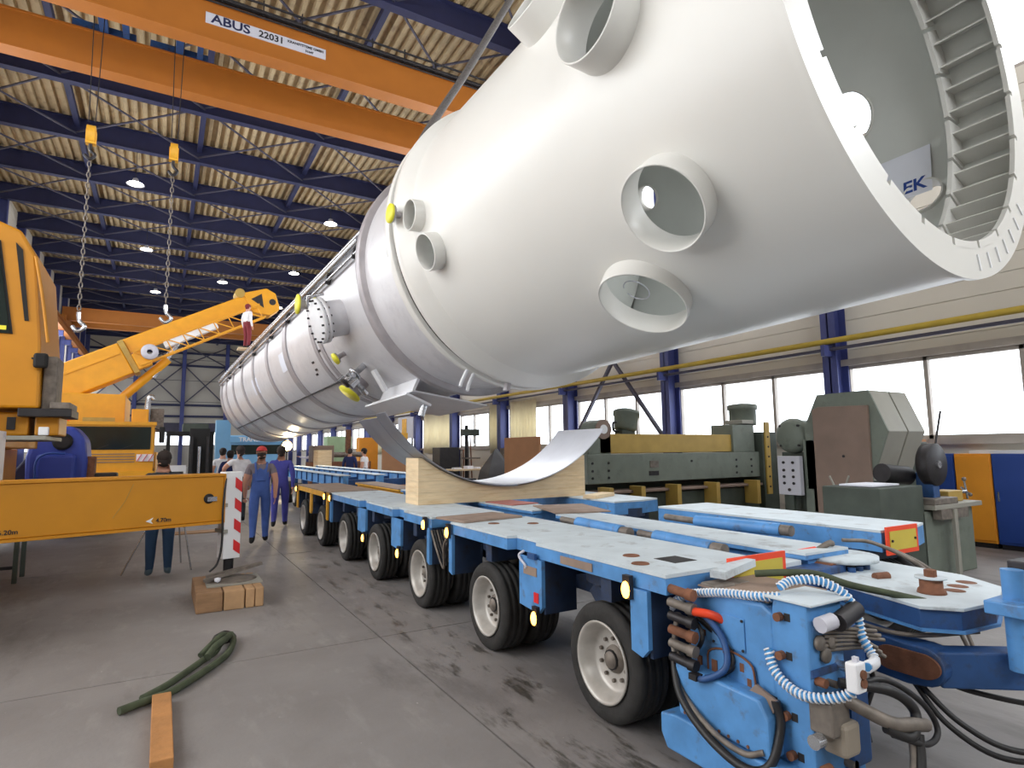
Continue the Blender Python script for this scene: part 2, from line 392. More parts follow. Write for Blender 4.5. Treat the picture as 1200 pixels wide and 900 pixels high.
# hall lamps hanging under the beams
def lamp(x, y, z, on=1):
    l = thing('hall_lamp', 'lamp', 'lamp', (x, y, z), 0, 'round lamps hanging under the roof')
    MB().lathe([(.0,.28),(.1,.28),(.14,.15),(.34,.0),(.36,0)]).obj('lamp_shade', m_panelgrey, l)
    MB().lathe([(0,.02),(.3,.02),(.3,.04),(0,.04)], n=20).obj('bulb', m_lampon, l)
    MB().tube([(0,0,.28),(0,0,ZR+.155-z)], .015, 6).obj('cord', m_cable, l); return l
lamp_lab = ['lit round lamp under the roof beam, between the two lifting hooks', 'lit round lamp high up, nearest the silver ring of the vessel',
 'small lit lamp further down the hall, between the two chains', 'small lit lamp above the yellow boom head, close to the vessel', 'lit oval lamp low beside the right chain above the boom',
 'dim lamp on the dark beam straight above the yellow boom', 'bright oval lamp right beside the tip of the yellow boom']
for (p, lab) in zip([(-1.6,30.6,13.7),(7.2,31.2,13.7),(-1.4,41.2,13.9),(7.3,42.1,13.9),(-1.0,51.2,13.7),(3.2,46.8,13.9),(7.9,52.2,13.7)], lamp_lab):
    lamp(*p)['label'] = lab
for (p, e) in (((-1.6,30.6),220),((7.2,31.2),220),((-1.4,41.2),220),((7.3,42.1),220),((-1,51.2),220),((7.9,52.2),220)):
    pass

# ------------------------------------------------------------------ gantry crane
def girder(mb, y, x0, x1, zb, h, wd): mb.box(x0, x1, y-wd/2, y+wd/2, zb+.02, zb+h); return mb
def gantry(name, label, ya, yb, zb, wd, group):
    g = thing(name, label, 'crane', (0, (ya+yb)/2, zb)); yc = (ya+yb)/2
    for y in (ya, yb):
        gg = MB().box(WL+.6, WR-.6, y-yc-wd/2+.06, y-yc+wd/2-.06, .05, 1.03).obj('girder', m_orange, g)
        MB().box(WL+.6, WR-.6, y-yc-wd/2, y-yc+wd/2, 0, .05).obj('bottom_flange', m_orange, gg)
        MB().box(WL+.6, WR-.6, y-yc-wd/2, y-yc+wd/2, 1.03, 1.08).obj('top_flange', m_orange, gg)
        if name == 'gantry_crane' and y == ya:
            s_ = MB().box(.45, 3.5, -wd/2+.045, -wd/2+.06, .44, .74).obj('name_board', m_panelgrey, gg); s_.location.y = y-yc
            fr_ = lambda x, z: frame((x, y-yc-wd/2+.04, z), (0,-1,0), (1,0,0))
            text('lettering', 'ABUS', .34, m_navy, fr_(1.05, .59), gg, sx=1.15); text('lettering', '22031', .26, m_darkmetal, fr_(2.05, .59), gg)
            text('lettering', 'KRANSYSTEME GMBH', .1, m_darkmetal, fr_(2.95, .64), gg); text('lettering', '51647', .09, m_darkmetal, fr_(3.05, .51), gg)
    for x in (WL+.75, WR-.75):
        MB().box(x-.2, x+.2, ya-yc-.6, yb-yc+.6, -.21, .35).obj('end_carriage', m_orange, g)
    return g
g1 = gantry('gantry_crane', 'orange double girder bridge crane overhead with a maker board', 16.45, 19.3, 12.3, .5, None)
g2 = gantry('gantry_crane', 'smaller looking orange bridge crane far down the hall behind the boom', 58.2, 61, 12.3, .5, None)
wk = g1
for k, (dy, dz) in enumerate([(0,.7),(0,.95),(.15,.6),(.3,.85),(.3,1.05)]):
    MB().tube([(-7.2, -1.78+dy*.5, dz+.42),(11, -1.78+dy*.5, dz+.42)], .03, 6).obj('festoon_cable', m_darkmetal, wk)
MB().box(-7.2, 11, -1.72, -1.4, 1.1, 1.14).obj('walkway', m_darkmetal, wk)
for k in range(19): MB().box(-7.2+k, -7.17+k, -1.76, -1.72, 1.05, 1.5).obj('walkway_post', m_darkmetal, wk)
def trolley(x, lab):
    t = thing('hoist_trolley', lab, 'hoist', (x, 17.9, 13.4), 0, 'blue hoists running on the bridge crane')
    MB().box(-.75,.75,-1.5,-1.25,0,.25).box(-.75,.75,1.25,1.5,0,.25).box(-.1,.1,-1.3,1.3,.0,.2).box(.45,.6,-1.3,1.3,0,.2).obj('trolley_frame', m_bluedeep, t)
    MB().cyl((-.1,-.9,.45),(-.1,.7,.45),.28,16).obj('rope_drum', m_column, t)
    MB().cyl((.45,-1.1,.5),(.45,-.3,.5),.3,16).obj('hoist_motor', m_bluedeep, t)
    MB().box(-.7,-.35,-1.2,-.7,.1,.8).obj('gearbox', m_bluedeep, t); MB().box(.2,.5,.3,.7,.2,.6).obj('control_box', m_panelgrey, t)
    for k in (-.12, .12): MB().tube([(k,0,.3),(k*.6,0,-3.25)], .012, 6).obj('hoist_rope', m_darkmetal, t)
    h = MB().cyl((-.09,0,-3.6),(.09,0,-3.6),.24,20).box(-.11,.11,-.1,.1,-3.85,-3.5).obj('hook_block', m_yellowdeck, t)
    MB().tube(catmull([(0,0,-3.8),(0,0,-4.0),(.1,0,-4.12),(0,0,-4.25),(-.12,0,-4.15)]), .04, 8).obj('hook', m_darkmetal, h)
    return t
trolley(-1.95, 'left blue hoist trolley with yellow hook block'); trolley(-.1, 'right blue hoist trolley nearer the vessel with yellow hook block')
def link_mesh():
    return MB().tube([(math.cos(a)*.035, 0, math.sin(a)*.08) for a in [2*PI*i/10 for i in range(11)]], .014, 5, False).mesh('chain_link', m_hub)
LK = link_mesh()
def chain(x, z0, z1, lab):
    c = thing('lifting_chain', lab, 'chain', (x, 17.9, z0), 0, 'long lifting chains hanging from the crane hooks')
    n = int((z0-z1)/.14); n = min(n, 60); st = (z0-z1)/n
    for i in range(n):
        o = bpy.data.objects.new('chain_link', LK); C.objects.link(o); o.parent = c; o.location = (0,0,-i*st-.08); o.rotation_euler = (0,0,(i%2)*PI/2)
    MB().tube(catmull([(0,0,z1-z0-.05),(.02,0,z1-z0-.25),(.14,0,z1-z0-.4),(0,0,z1-z0-.52),(-.12,0,z1-z0-.4)]), .045, 8).obj('end_hook', m_chrome, c)
chain(-1.95, 9.1, 5.2, 'long steel lifting chain from the left hook, ending beside the blue column')
chain(-.1, 9.1, 5.6, 'long steel lifting chain from the right hook, ending in front of the yellow boom')

# ================================================================== VESSEL
yaw, pit = -.0465, -.0388
vd = V((math.sin(yaw)*math.cos(pit), math.cos(yaw)*math.cos(pit), math.sin(pit)))
vr = vd.cross(V((0,0,1))).normalized(); vu = vr.cross(vd)
vessel = thing('pressure_vessel', 'huge white and silver cylindrical vessel hanging above the blue trailer', 'vessel')
vm = Matrix((vr, vd, vu)).transposed().to_4x4(); vm.translation = V((0,0,H)) + vr*5.1612 + vu*3.4454
vessel.matrix_world = vm
def vp(t, th, R_): a = R(th); return V((R_*math.cos(a), t, R_*math.sin(a)))
def vn(th): return V((math.cos(R(th)), 0, math.sin(R(th))))
FY = Matrix(((1,0,0,0),(0,0,1,0),(0,-1,0,0),(0,0,0,1)))      # lathe axis z -> vessel axis y
def vlathe(prof, n=128, smooth=True, mb=None):                  # prof: (radius, t)
    return (mb or MB()).lathe(prof, FY, n, smooth=smooth)
def bake(o):
    dg = bpy.context.evaluated_depsgraph_get(); me = bpy.data.meshes.new_from_object(o.evaluated_get(dg)); o.modifiers.clear(); o.data = me; return me
T0 = 1.78
# skirt with real openings
N_ = 192
sk = vlathe([(2.1,T0),(2.1,3),(2.1,4.5),(2.1,6),(2.1,6.98),(2.07,6.98),(2.07,6),(2.07,4.5),(2.07,3),(2.07,T0),(2.1,T0)], N_).obj('skirt_shell', [m_skirt, m_skirt_in])
holes = [(3.02,220.5,.36),(3.9,240.5,.43),(3.12,179,.36),(4.15,152,.35),(6.76,184,.19),(6.5,199,.225),(3.35,17,.34),(6.45,26,.2),(2.62,341,.2)]
cut = MB()
for (t, th, r) in holes:
    cut.lathe([(0,1.6),(r,1.6),(r,2.6),(0,2.6)], frame(vp(t,th,0), vn(th), (0,1,0)), 48, smooth=False)
cuto = cut.obj('cutter', m_skirt)
bpy.context.view_layer.update()
bo = sk.modifiers.new('b', 'BOOLEAN'); bo.object = cuto; bo.solver = 'EXACT'; bo.operation = 'DIFFERENCE'
me = bake(sk); bpy.data.objects.remove(cuto)
nor = [V((0,0,0))]*len(me.loops)
for p in me.polygons:
    c = p.center; rr = math.hypot(c.x, c.z); rad = V((c.x,0,c.z)).normalized(); dt = p.normal.dot(rad)
    p.use_smooth = True; p.material_index = 0
    for li in p.loop_indices:
        co = me.vertices[me.loops[li].vertex_index].co; q = V((co.x,0,co.z)).normalized()
        if abs(dt) > .9 and abs(p.normal.y) < .3 and (rr > 2.09 or rr < 2.075): nor[li] = q if dt > 0 else -q
        else: nor[li] = p.normal.copy()
    if dt < -.9: p.material_index = 1
me.normals_split_custom_set([tuple(n) for n in nor])
sk.parent = vessel
# flare ring closing the skirt, then the neck and the cylindrical vessel body
vlathe([(2.1,6.96),(2.11,6.98),(2.235,7.16),(2.245,7.2),(2.245,7.29),(2.235,7.3),(2.02,7.3),(2.02,6.96)], N_).obj('flare_ring', m_skirt, vessel)
vlathe([(2.17,7.28),(2.17,7.47)], 96).obj('dark_gap', m_black, vessel)
vlathe([(2.0,7.46),(2.225,7.46),(2.235,7.47),(2.235,7.6),(2.225,7.62),(2.03,7.62)], N_).obj('white_strip', m_skirt, vessel)
vlathe([(2.03,7.58),(2.03,9.05)], N_).obj('neck_shell', m_steel, vessel)
vlathe([(2.03,9.02),(2.12,9.04),(2.135,9.06),(2.135,9.2),(2.12,9.22),(1.96,9.24)], N_).obj('flange_ring', m_band, vessel)
vlathe([(1.96,9.2),(1.96,12),(1.96,15),(1.96,20),(1.96,26.6)], N_).obj('body_shell', m_steel, vessel)
for t, wd, h in [(12.35,.1,.03),(12.75,.1,.03),(15.1,.16,.05),(15.3,.04,.04),(17.3,.12,.05),(19.4,.12,.05),(21.4,.12,.05),(23.3,.12,.05),(25.0,.12,.05),(26.3,.2,.06)]:
    vlathe([(1.955,t-wd),(1.96+h*.7,t-wd),(1.96+h*.7,t+wd),(1.955,t+wd)], 96, False).obj('stiffening_ring', m_band, vessel)
# dished heads
vlathe([(1.96,26.6),(1.9,26.85),(1.7,27.15),(1.3,27.4),(.7,27.55),(0,27.6)], 96).obj('dished_head', m_steel, vessel)
vlathe([(2.06,7.2),(2.0,6.95),(1.75,6.6),(1.3,6.35),(.7,6.22),(0,6.18)], 96).obj('inner_head', m_skirt_in, vessel)
# near end base ring: front flange, rear ring, gussets
def ringseg(t0, t1, r0, r1, a0, a1, n, mb, notch=0):
    v = []; fcs = []
    for i in range(n+1):
        a = a0+(a1-a0)*i/n
        for (t, r_) in ((t0,r0),(t0,r1),(t1,r1),(t1,r0)): v.append(vp(t, a, r_))
    for i in range(n):
        for k in range(4):
            fcs.append((i*4+k, i*4+(k+1)%4, (i+1)*4+(k+1)%4, (i+1)*4+k))
    fcs += [(0,1,2,3), tuple(n*4+q for q in (3,2,1,0))]
    return mb.add(v, fcs)
ff = MB(); ringseg(T0-.04, T0, 1.88, 2.125, 0, 360, 180, ff); 
base = ff.obj('base_flange', m_skirt, vessel)
rr_ = MB(); 
for k in range(24):                        # inner lip of the two rings, broken by notches
    a = k*15
    ringseg(T0-.04, T0+.0, 1.82, 1.885, a+.6, a+14.2, 8, MB()).obj('flange_tab', m_skirt, base)
for k in range(24):
    a = k*15
    ringseg(T0+.46, T0+.5, 1.8, 2.08, a+.6, a+14.2, 8, MB()).obj('ring_tab', m_skirt, base)
gm = MB()
gus = MB().box(1.84, 2.075, T0, T0+.46, -.008, .008).mesh('gusset', m_skirt)
for k in range(48):
    o = bpy.data.objects.new('gusset', gus); C.objects.link(o); o.parent = base; o.rotation_euler = (0, -R(k*7.5+2.3), 0)
for k in range(7):
    a = 282+k*6.5
    MB().bar(vp(T0-.045,a,1.93), vp(T0-.045,a,2.06), .02, .012, (0,1,0)).obj('chalk_mark', m_white, base)
def nozzle(t, th, r, L_, name='nozzle', wall=.018, m=m_skirt, R0=2.08, base_in=.06):
    fm = frame(vp(t,th,0), vn(th), (0,1,0))
    return MB().lathe([(r,R0-base_in),(r,R0+L_-.01),(r-.003,R0+L_),(r-wall+.003,R0+L_),(r-wall,R0+L_-.01),(r-wall,R0-base_in),(r,R0-base_in)], fm, 64).obj(name, m, vessel)
LN = {0:.2,1:.15,2:.26,3:.26,4:.16,5:.18,6:.1,7:.1,8:.1}
for i, (t, th, r) in enumerate(holes): nozzle(t, th, r+.012, LN[i], 'manhole_nozzle' if i < 4 else 'small_nozzle', R0=2.08)
for i in (0,1,2,3): # weld bead at foot
    t, th, r = holes[i]
# loop of wire inside lower manhole
t, th, r = holes[1]; fm = frame(vp(t,th,0), vn(th), (0,1,0))
MB().tube([fm @ V((.1+.12*math.cos(a), -.05+.14*math.sin(a), 2.05)) for a in [2*PI*i/20 for i in range(19)]], .006, 6).obj('wire_loop', m_panelgrey, vessel)
# white sheet fixed inside the skirt, with blue letters
fs = frame(vp(2.85,350,2.03), -vn(350), (0,-1,0))
sheet_ = MB().box(-.33,.33,-.28,.28,0,.004, fs).obj('paper_sheet', m_paper, vessel)
text('lettering', 'EK', .2, m_locker_blue, fs @ Matrix.Translation((.16,-.16,.008)) , sheet_)
# longitudinal pipes on the body with clamps
for th, r, rr in ((162,.05,2.05),(167.5,.07,2.08),(172,.035,2.04)):
    MB().tube([vp(9.3,th,rr), vp(26.4,th,rr)], r, 10).obj('side_pipe', m_chrome, vessel)
for t in (9.6,11.2,12.8,14.6,16.5,19,21.5,24):
    MB().bar(vp(t,161,2.03), vp(t,174,2.03), .06, .1, vn(167)).obj('pipe_clamp', m_darkmetal, vessel)
MB().tube([vp(11.9,227.5,1.985), vp(26.3,227.5,1.985)], .02, 8).obj('thin_pipe', m_darkmetal, vessel)
# bolted manway with blind cover
def lat(t, th, prof, m, name, parent=vessel, n=32, smooth=True):
    return MB().lathe(prof, frame(vp(t,th,0), vn(th), (0,1,0)), n, smooth=smooth).obj(name, m, parent)
mw = lat(10.75, 196, [(.34,1.9),(.34,2.28),(.42,2.28),(.42,2.34),(0,2.34)], m_steel, 'manway_neck')
cv = lat(10.75, 196, [(0,2.36),(.42,2.36),(.42,2.42),(.4,2.43),(0,2.43)], m_white, 'manway_cover')
fmw = frame(vp(10.75,196,0), vn(196), (0,1,0))
for k in range(16):
    a = 2*PI*k/16; MB().cyl(fmw @ V((.385*math.cos(a), .385*math.sin(a), 2.25)), fmw @ V((.385*math.cos(a), .385*math.sin(a), 2.47)), .018, 6).obj('bolt', m_darkmetal, cv)
MB().tube([fmw @ V(p) for p in ((-.1,-.46,2.2),(-.1,-.46,2.5),(.05,-.3,2.5))], .025, 8).obj('davit_arm', m_chrome, mw)
# small capped nozzles
def capped(t, th, r, L_, capr, R0=1.93):
    n_ = lat(t, th, [(r,R0),(r,R0+L_),(capr*.9,R0+L_),(capr*.9,R0+L_+.03),(0,R0+L_+.03)], m_band, 'capped_nozzle')
    lat(t, th, [(0,R0+L_+.03),(capr,R0+L_+.03),(capr,R0+L_+.06),(0,R0+L_+.06)], m_yellowcap, 'yellow_cap', n_); return n_
capped(11.95, 181, .09, .42, .2); lat(11.95, 181, [(.1,2.05),(.17,2.05),(.17,2.08),(.1,2.08)], m_yellowcap, 'yellow_flange')
capped(7.12, 180.5, .04, .1, .13, 2.2)
capped(11.35, 214, .05, .2, .12)
capped(11.7, 232.5, .2, .34, .24)
capped(11.9, 226, .03, .18, .07)
# valve cluster
vc = lat(10.9, 225, [(.06,1.9),(.06,2.2),(.13,2.2),(.13,2.24),(.0,2.24)], m_chrome, 'valve_stub')
fv = frame(vp(10.9,225,2.0), vn(225), (0,1,0))
for a, b, r in (((0,0,.22),(0,0,.42),.05),((0,-.1,.32),(0,.3,.32),.045),((.3,0,.3),(-.15,0,.3),.035),((0,.3,.32),(.12,.42,.28),.06),((.18,-.1,.35),(.18,-.1,.5),.03),((-.1,.1,.3),(-.1,.1,.48),.07)):
    MB().cyl(fv @ V(a), fv @ V(b), r, 12).obj('valve_body', m_chrome, vc)
MB().lathe([(.0,.46),(.1,.46),(.11,.48),(.1,.5),(0,.5)], fv, 16).obj('hand_wheel', m_darkmetal, vc)
MB().bar(vp(10.5,229,2.05), vp(10.5,240,2.22), .06, .16, (0,1,0)).obj('support_strut', m_white, vessel)
# shipping support: white web plate and sole plate
MB().bar(vp(9.7,246,2.14), vp(11.3,246,2.14), .05, .42, vn(246)).obj('saddle_web', m_white, vessel)
MB().bar(vp(9.5,248,2.36), vp(11.6,248,2.36), .5, .04, vn(248)).obj('saddle_plate', m_white, vessel)
MB().bar(vp(9.4,262,2.18), vp(11.4,262,2.18), 1.5, .03, vn(262)).obj('saddle_sheet', m_steel, vessel)
MB().cyl(vp(9.6,252,2.4), vp(9.6,252,2.6), .06, 12).obj('anchor_pin', m_chrome, vessel)
# clips hanging off the white strip
for th, dth in ((243,2.0),(246,0)):
    MB().tube(catmull([vp(7.5,th,2.22), vp(7.56,th+.5,2.27), vp(7.62,th+1,2.38), vp(7.6,th+1,2.48)]), .025, 8).obj('fixing_clip', m_white, vessel)
MB().box(-.05,.05,-.03,.03,-.01,.12, frame(vp(7.28,258,2.23), vn(258), (0,1,0))).obj('lifting_lug', m_band, vessel)
MB().tube(catmull([vp(7.75,182,2.05), vp(7.8,184,2.11), vp(7.85,188,2.11), vp(7.85,190,2.06)]), .03, 8).obj('grab_handle', m_white, vessel)
# white labels stuck on the body
for t, th in ((15.5,197),(19.5,200)):
    q = [vp(t-.4,th-7,1.966), vp(t+.4,th-7,1.966), vp(t+.4,th,1.966), vp(t-.4,th,1.966), vp(t+.4,th+7,1.966), vp(t-.4,th+7,1.966)]
    o_ = [p*1.002 if False else V((p.x*1.003,p.y,p.z*1.003)) for p in q]
    MB().add(q+o_, [(6,7,8,9),(9,8,10,11),(0,3,2,1),(3,5,4,2),(0,1,7,6),(4,5,11,10),(1,2,8,7),(2,4,10,8),(3,0,6,9),(5,3,9,11)]).obj('sticker', m_paper, vessel)
for i, (t, th) in enumerate([(13.3,214),(13.45,217),(13.25,209),(12.5,205),(15.0,222),(15.2,224)]):
    MB().bar(vp(t,th,1.967), vp(t+.16,th,1.967), .05, .006, vn(th)).obj('stencil_mark', m_darkmetal, vessel)
# lifting sling
sl = MB().tube(catmull([vm @ vp(8.3,122,2.1), vm @ vp(8.3,126,2.3), V((4.4,8.95,8.4)), V((5.34,9.0,10.19)), V((6.2,9.1,11.8)), V((6.9,9.2,13.2)), V((7.8,9.2,15.0))], 8), .065, 10).obj('lifting_sling', mat('grey_wire_rope', (92,88,86), .8, .2, .3, 40))
tag(sl, 'thick grey wire rope sling running up behind the white vessel to the roof', 'sling')
# ================================================================== TRAILER
TX, TR = 2.31, -.0115
def wheel_meshes():
    r = .35
    ty = MB().lathe([(.235,-.105),(.26,-.118),(.31,-.122),(.338,-.108),(r,-.09),(r,-.066),(r-.012,-.062),(r-.012,-.05),(r,-.046),(r,-.008),(r-.012,-.005),(r-.012,.005),(r,.008),(r,.046),(r-.012,.05),(r-.012,.062),(r,.066),(r,.09),(.338,.108),(.31,.122),(.26,.118),(.235,.105),(.225,0),(.235,-.105)], n=48)
    blocks = MB()
    for i in range(48):
        a = 2*PI*i/48
        for s in (-1, 1):
            Mx = Matrix.Rotation(a, 4, 'Z') @ Matrix.Translation((r-.012, 0, s*.099))
            blocks.box(-.012, .006, -.010, .010, -.012, .012, Mx)
    pass
    rim = MB().lathe([(.236,-.11),(.242,-.125),(.232,-.128),(.222,-.115),(.2,-.09),(.19,-.035),(.165,-.02),(.1,-.012),(.0,-.012)], n=48)
    rim.lathe([(.236,.1),(.222,.1),(.2,.07),(.19,-.02)], n=32)
    hub = MB().lathe([(.085,-.012),(.078,-.03),(.055,-.038),(.048,-.058),(0,-.062)], n=24)
    for i in range(10):
        a = 2*PI*i/10; hub.cyl((.125*math.cos(a), .125*math.sin(a), -.01), (.125*math.cos(a), .125*math.sin(a), -.035), .012, 6)
    hole = MB()
    for i in range(8):
        a = 2*PI*(i+.5)/8; hole.cyl((.155*math.cos(a), .165*math.sin(a), -.014), (.155*math.cos(a), .155*math.sin(a), -.021), .014, 10)
    return ty.mesh('wheel', m_tyre), rim.mesh('rim', m_rim), hub.mesh('hub', m_hub), hole.mesh('vent_hole', m_darkmetal)
WM = wheel_meshes()
def wheel(parent, x, y, side, r_scale=1, name='wheel'):
    w_ = bpy.data.objects.new(name, WM[0]); C.objects.link(w_); w_.parent = parent
    # lathe axis z -> outward -x (side -1) or +x
    w_.location = (x, y, .352); w_.rotation_euler = (random.random()*6 if False else 0, R(90)*(1 if side < 0 else -1), 0)
    rim = bpy.data.objects.new('rim', WM[1]); C.objects.link(rim); rim.parent = w_
    h = bpy.data.objects.new('hub', WM[2]); C.objects.link(h); h.parent = w_
    return w_
def box(parent, name, m, *a, bevel=0): return MB().box(*a).obj(name, m, parent, bevel)
def lampb(parent, x, y, z, nm='marker_lamp'):
    l = MB().box(x-.03, x, y-.03, y+.03, z-.06, z+.07).obj(nm, m_darkmetal, parent)
    MB().sphere((x-.032, y, z-.01), .032, 12, (.6,1,1.5)).obj('lens', m_amber, l); return l
def axle(parent, y):
    for side, xo in ((-1, .0), (1, 3.45)):
        s = -side
        wheel(parent, xo+s*.15, y, side); wheel(parent, xo+s*.44, y, side)
        a = MB().cyl((xo+s*.1, y, .352), (xo+s*.6, y, .352), .06, 12).obj('axle_beam', m_darkmetal, parent)
        arm = MB().bar((xo+s*.3, y, .4), (xo+s*.3, y+.35, .72), .12, .12).box(min(xo+s*.66,xo+s*.72), max(xo+s*.66,xo+s*.72), y-.15, y+.3, .3, .8).bar((xo+s*.35, y+.35, .72), (xo+s*.75, y+.35, .8), .3, .14)
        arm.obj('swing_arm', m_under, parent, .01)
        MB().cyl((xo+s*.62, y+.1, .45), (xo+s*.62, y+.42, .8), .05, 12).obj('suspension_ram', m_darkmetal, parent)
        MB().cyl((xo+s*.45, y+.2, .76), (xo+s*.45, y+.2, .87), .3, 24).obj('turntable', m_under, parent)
def module(name, label, y0, y1, axles, notches, posts, blue=True, group='coupled trailer modules'):
    t = thing(name, label, 'trailer', (TX, 0, 0), TR, group)
    mp = m_blue if blue else m_yellowdeck
    # left wing deck with outline notches
    L_ = [(.02, y0+.13), (.24, y0+.2), (.24, y0), (.6, y0+.02), (.86, y0+.12)]
    if name != 'front': L_ = [(.02, y0), (.86, y0)]
    R_ = [(.86, y1), (.02, y1)]
    edge = []
    for (a, b) in sorted(notches, reverse=True): edge += [(.02, b), (.1, b-.02), (.1, a+.02), (.02, a)]
    poly = L_ + R_ + edge
    sk_ = MB().prism(poly, .865, .95).obj('wing_frame', mp, t)
    top = MB().prism(poly, .952, .972).obj('wing_deck', m_deck if blue else m_deckbrown, t)
    rpoly = [(2.66, y0+.32), (3.12, y0+.3), (3.47, y0+.4), (3.47, y1), (2.66, y1)]
    MB().prism(rpoly, .80, .95).obj('wing_frame', mp, t)
    MB().prism(rpoly, .952, .972).obj('wing_deck', m_deck if blue else m_deckbrown, t)
    box(t, 'spine_beam', mp, 1.27, 1.63, y0+.02, y1, .5, .93)
    box(t, 'spine_flange', mp, 1.22, 1.68, y0, y1, .93, .955)
    box(t, 'spine_deck', m_deck if blue else m_deckbrown, 1.22, 1.68, y0, y1, .957, .972)
    k = 0; y = y0+.5
    while y < y1-.2:
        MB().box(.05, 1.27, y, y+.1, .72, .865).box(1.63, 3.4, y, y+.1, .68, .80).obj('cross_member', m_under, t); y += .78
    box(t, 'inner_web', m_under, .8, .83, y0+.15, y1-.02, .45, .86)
    for y in axles: axle(t, y)
    for (ya, yb, zb, plate) in posts:
        q = MB().prism([(ya, .86), (ya, zb+.05), (ya+.05 if plate else ya, zb), (yb, zb+.02), (yb, .86)], 0, .03, Matrix(((0,0,1,0),(1,0,0,0),(0,1,0,0),(0,0,0,1)))).obj('side_post', mp, t)
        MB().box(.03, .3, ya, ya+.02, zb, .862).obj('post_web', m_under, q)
    return t
tm = module('trailer_module', 'blue front trailer module with the big front wheels, beside the power pack', 2.41, 5.25, (3.0, 4.55), [(3.72, 4.15)], [(2.54,2.68,.5,1),(3.62,3.93,.49,1),(5.17,5.24,.5,0)])
bpy.context.view_layer.update()
# rebuild the front wing outline detail: raised eyelets, lifting cut-outs and stickers
for (x, y) in ((.25, 2.95), (.12, 2.72), (.3, 4.9), (.6, 4.7)):
    MB().lathe([(.0,.974),(.03,.974),(.05,.978),(.055,.973)], Matrix.Translation((x,y,0)), 16).obj('deck_eyelet', m_rust, tm)
MB().box(.3,.48,2.62,2.8,.9721,.9735).obj('deck_cutout', m_darkmetal, tm)
lampb(tm, 0, 2.68, .86); lampb(tm, 0, 3.68, .47); lampb(tm, 0, 5.22, .89)
MB().box(-.006, 0, 3.68, 3.86, .74, .8).obj('type_plate', m_deckbrown, tm); MB().box(-.006, 0, 3.66, 3.72, .56, .63).obj('red_reflector', m_red, tm)
MB().box(-.02, 0, 3.68, 3.78, .9, .86).obj('latch', m_bluedeep, tm)
MB().tube(catmull([(.0,3.86,.9),(-.02,3.9,.86),(-.01,3.82,.8),(.0,3.84,.78)]), .01, 6).obj('handle', m_panelgrey, tm)
MB().box(.012, .018, 3.05, 3.4, .88, .93).obj('worn_patch', m_deckbrown, tm)
# reflector plates on the module ends
def refl(parent, x0, x1, y, z0, z1):
    p = MB().box(x0, x1, y-.015, y, z0, z1).obj('reflector_board', m_platered, parent)
    MB().box(x0+.035, x1-.035, y-.02, y-.0151, z0+.035, z1-.035).obj('yellow_field', m_plateyel, p)
    for x in (x0+.06, x1-.06): MB().cyl((x, y-.03, (z0+z1)/2), (x, y-.015, (z0+z1)/2), .01, 8).obj('rivet', m_darkmetal, p)
refl(tm, .46, .96, 2.38, .79, 1.02); refl(tm, 2.66, 3.12, 2.70, .78, 1.0)
# hydraulic rams and hoses between spine and wings
for (x0, y0_, x1, y1_) in ((.99, 2.95, 1.03, 3.75), (1.02, 3.95, 1.06, 4.9), (2.2, 3.3, 2.05, 4.5)):
    a = MB().cyl((x0,y0_,.95), (x1,(y0_+y1_)/2+.2,.955), .055, 14).obj('hydraulic_ram', m_blue, tm)
    MB().cyl((x1,(y0_+y1_)/2+.2,.955), (x1,y1_,.96), .03, 12).obj('ram_rod', m_hub, a)
    MB().cyl((x0,y0_-.1,.95), (x0,y0_,.95), .045, 14).obj('ram_end', m_hub, a)
for k in range(4):
    MB().tube(catmull([(1.08+.035*k,2.75,.84),(1.1,3.2+.1*k,.9),(1.07+.04*k,3.9,.86),(1.1,4.6,.88)]), .014, 6).obj('hydraulic_hose', m_cable, tm)
# fittings and hose couplings at the front corner
for k in range(6):
    z = .9-.07*k
    c_ = MB().cyl((.05, 2.42, z), (.06, 2.3, z-.01), .024, 10).cyl((.06,2.3,z-.01),(.065,2.26,z-.012),.032,8).obj('hose_coupling', (m_rust, m_hub, m_darkmetal)[k % 3], tm)
MB().tube(catmull([(.06,2.27,.81),(.12,2.2,.8),(.19,2.16,.76),(.22,2.1,.72)]), .022, 8).obj('orange_hose', m_platered, tm)
MB().box(.2,.34,2.22,2.34,.78,.93).obj('valve_block', m_hub, tm, .01)
MB().box(.36,.48,2.24,2.36,.82,.92).obj('valve_block', m_hub, tm, .01)
MB().bar((.02,2.25,.5),(.3,2.25,.48),.05,.03).obj('step_bracket', m_darkmetal, tm)
for k in range(7):
    x = .08+.035*k
    MB().tube(catmull([(x,2.32,.86-.05*k),(x+.05,2.16,.72-.04*k),(x+.02,2.1,.58),(x-.04,2.2,.5),(x+.02,2.3,.5)]), .016, 8).obj('hydraulic_hose', m_cable if k % 3 else m_bluedeep, tm)
t2 = module('trailer_module', 'blue second trailer module under the wooden saddle', 5.72, 10.12, (6.1, 7.7, 9.3), [(6.55, 6.95), (8.05, 8.4)], [(5.73,5.8,.5,0),(6.6,6.93,.52,1),(8.02,8.4,.54,1),(10.0,10.1,.5,0)])
lampb(t2, 0, 5.82, .9); lampb(t2, 0, 6.62, .5); lampb(t2, 0, 8.03, .5); lampb(t2, 0, 10.0, .9)
t3 = module('trailer_module', 'yellow third trailer module behind the blue ones', 10.25, 13.1, (10.9, 12.5), [], [(10.3,10.38,.5,0),(11.6,11.75,.5,1),(13.0,13.08,.5,0)], False)
lampb(t3, 0, 10.4, .9); lampb(t3, 0, 13.0, .9)
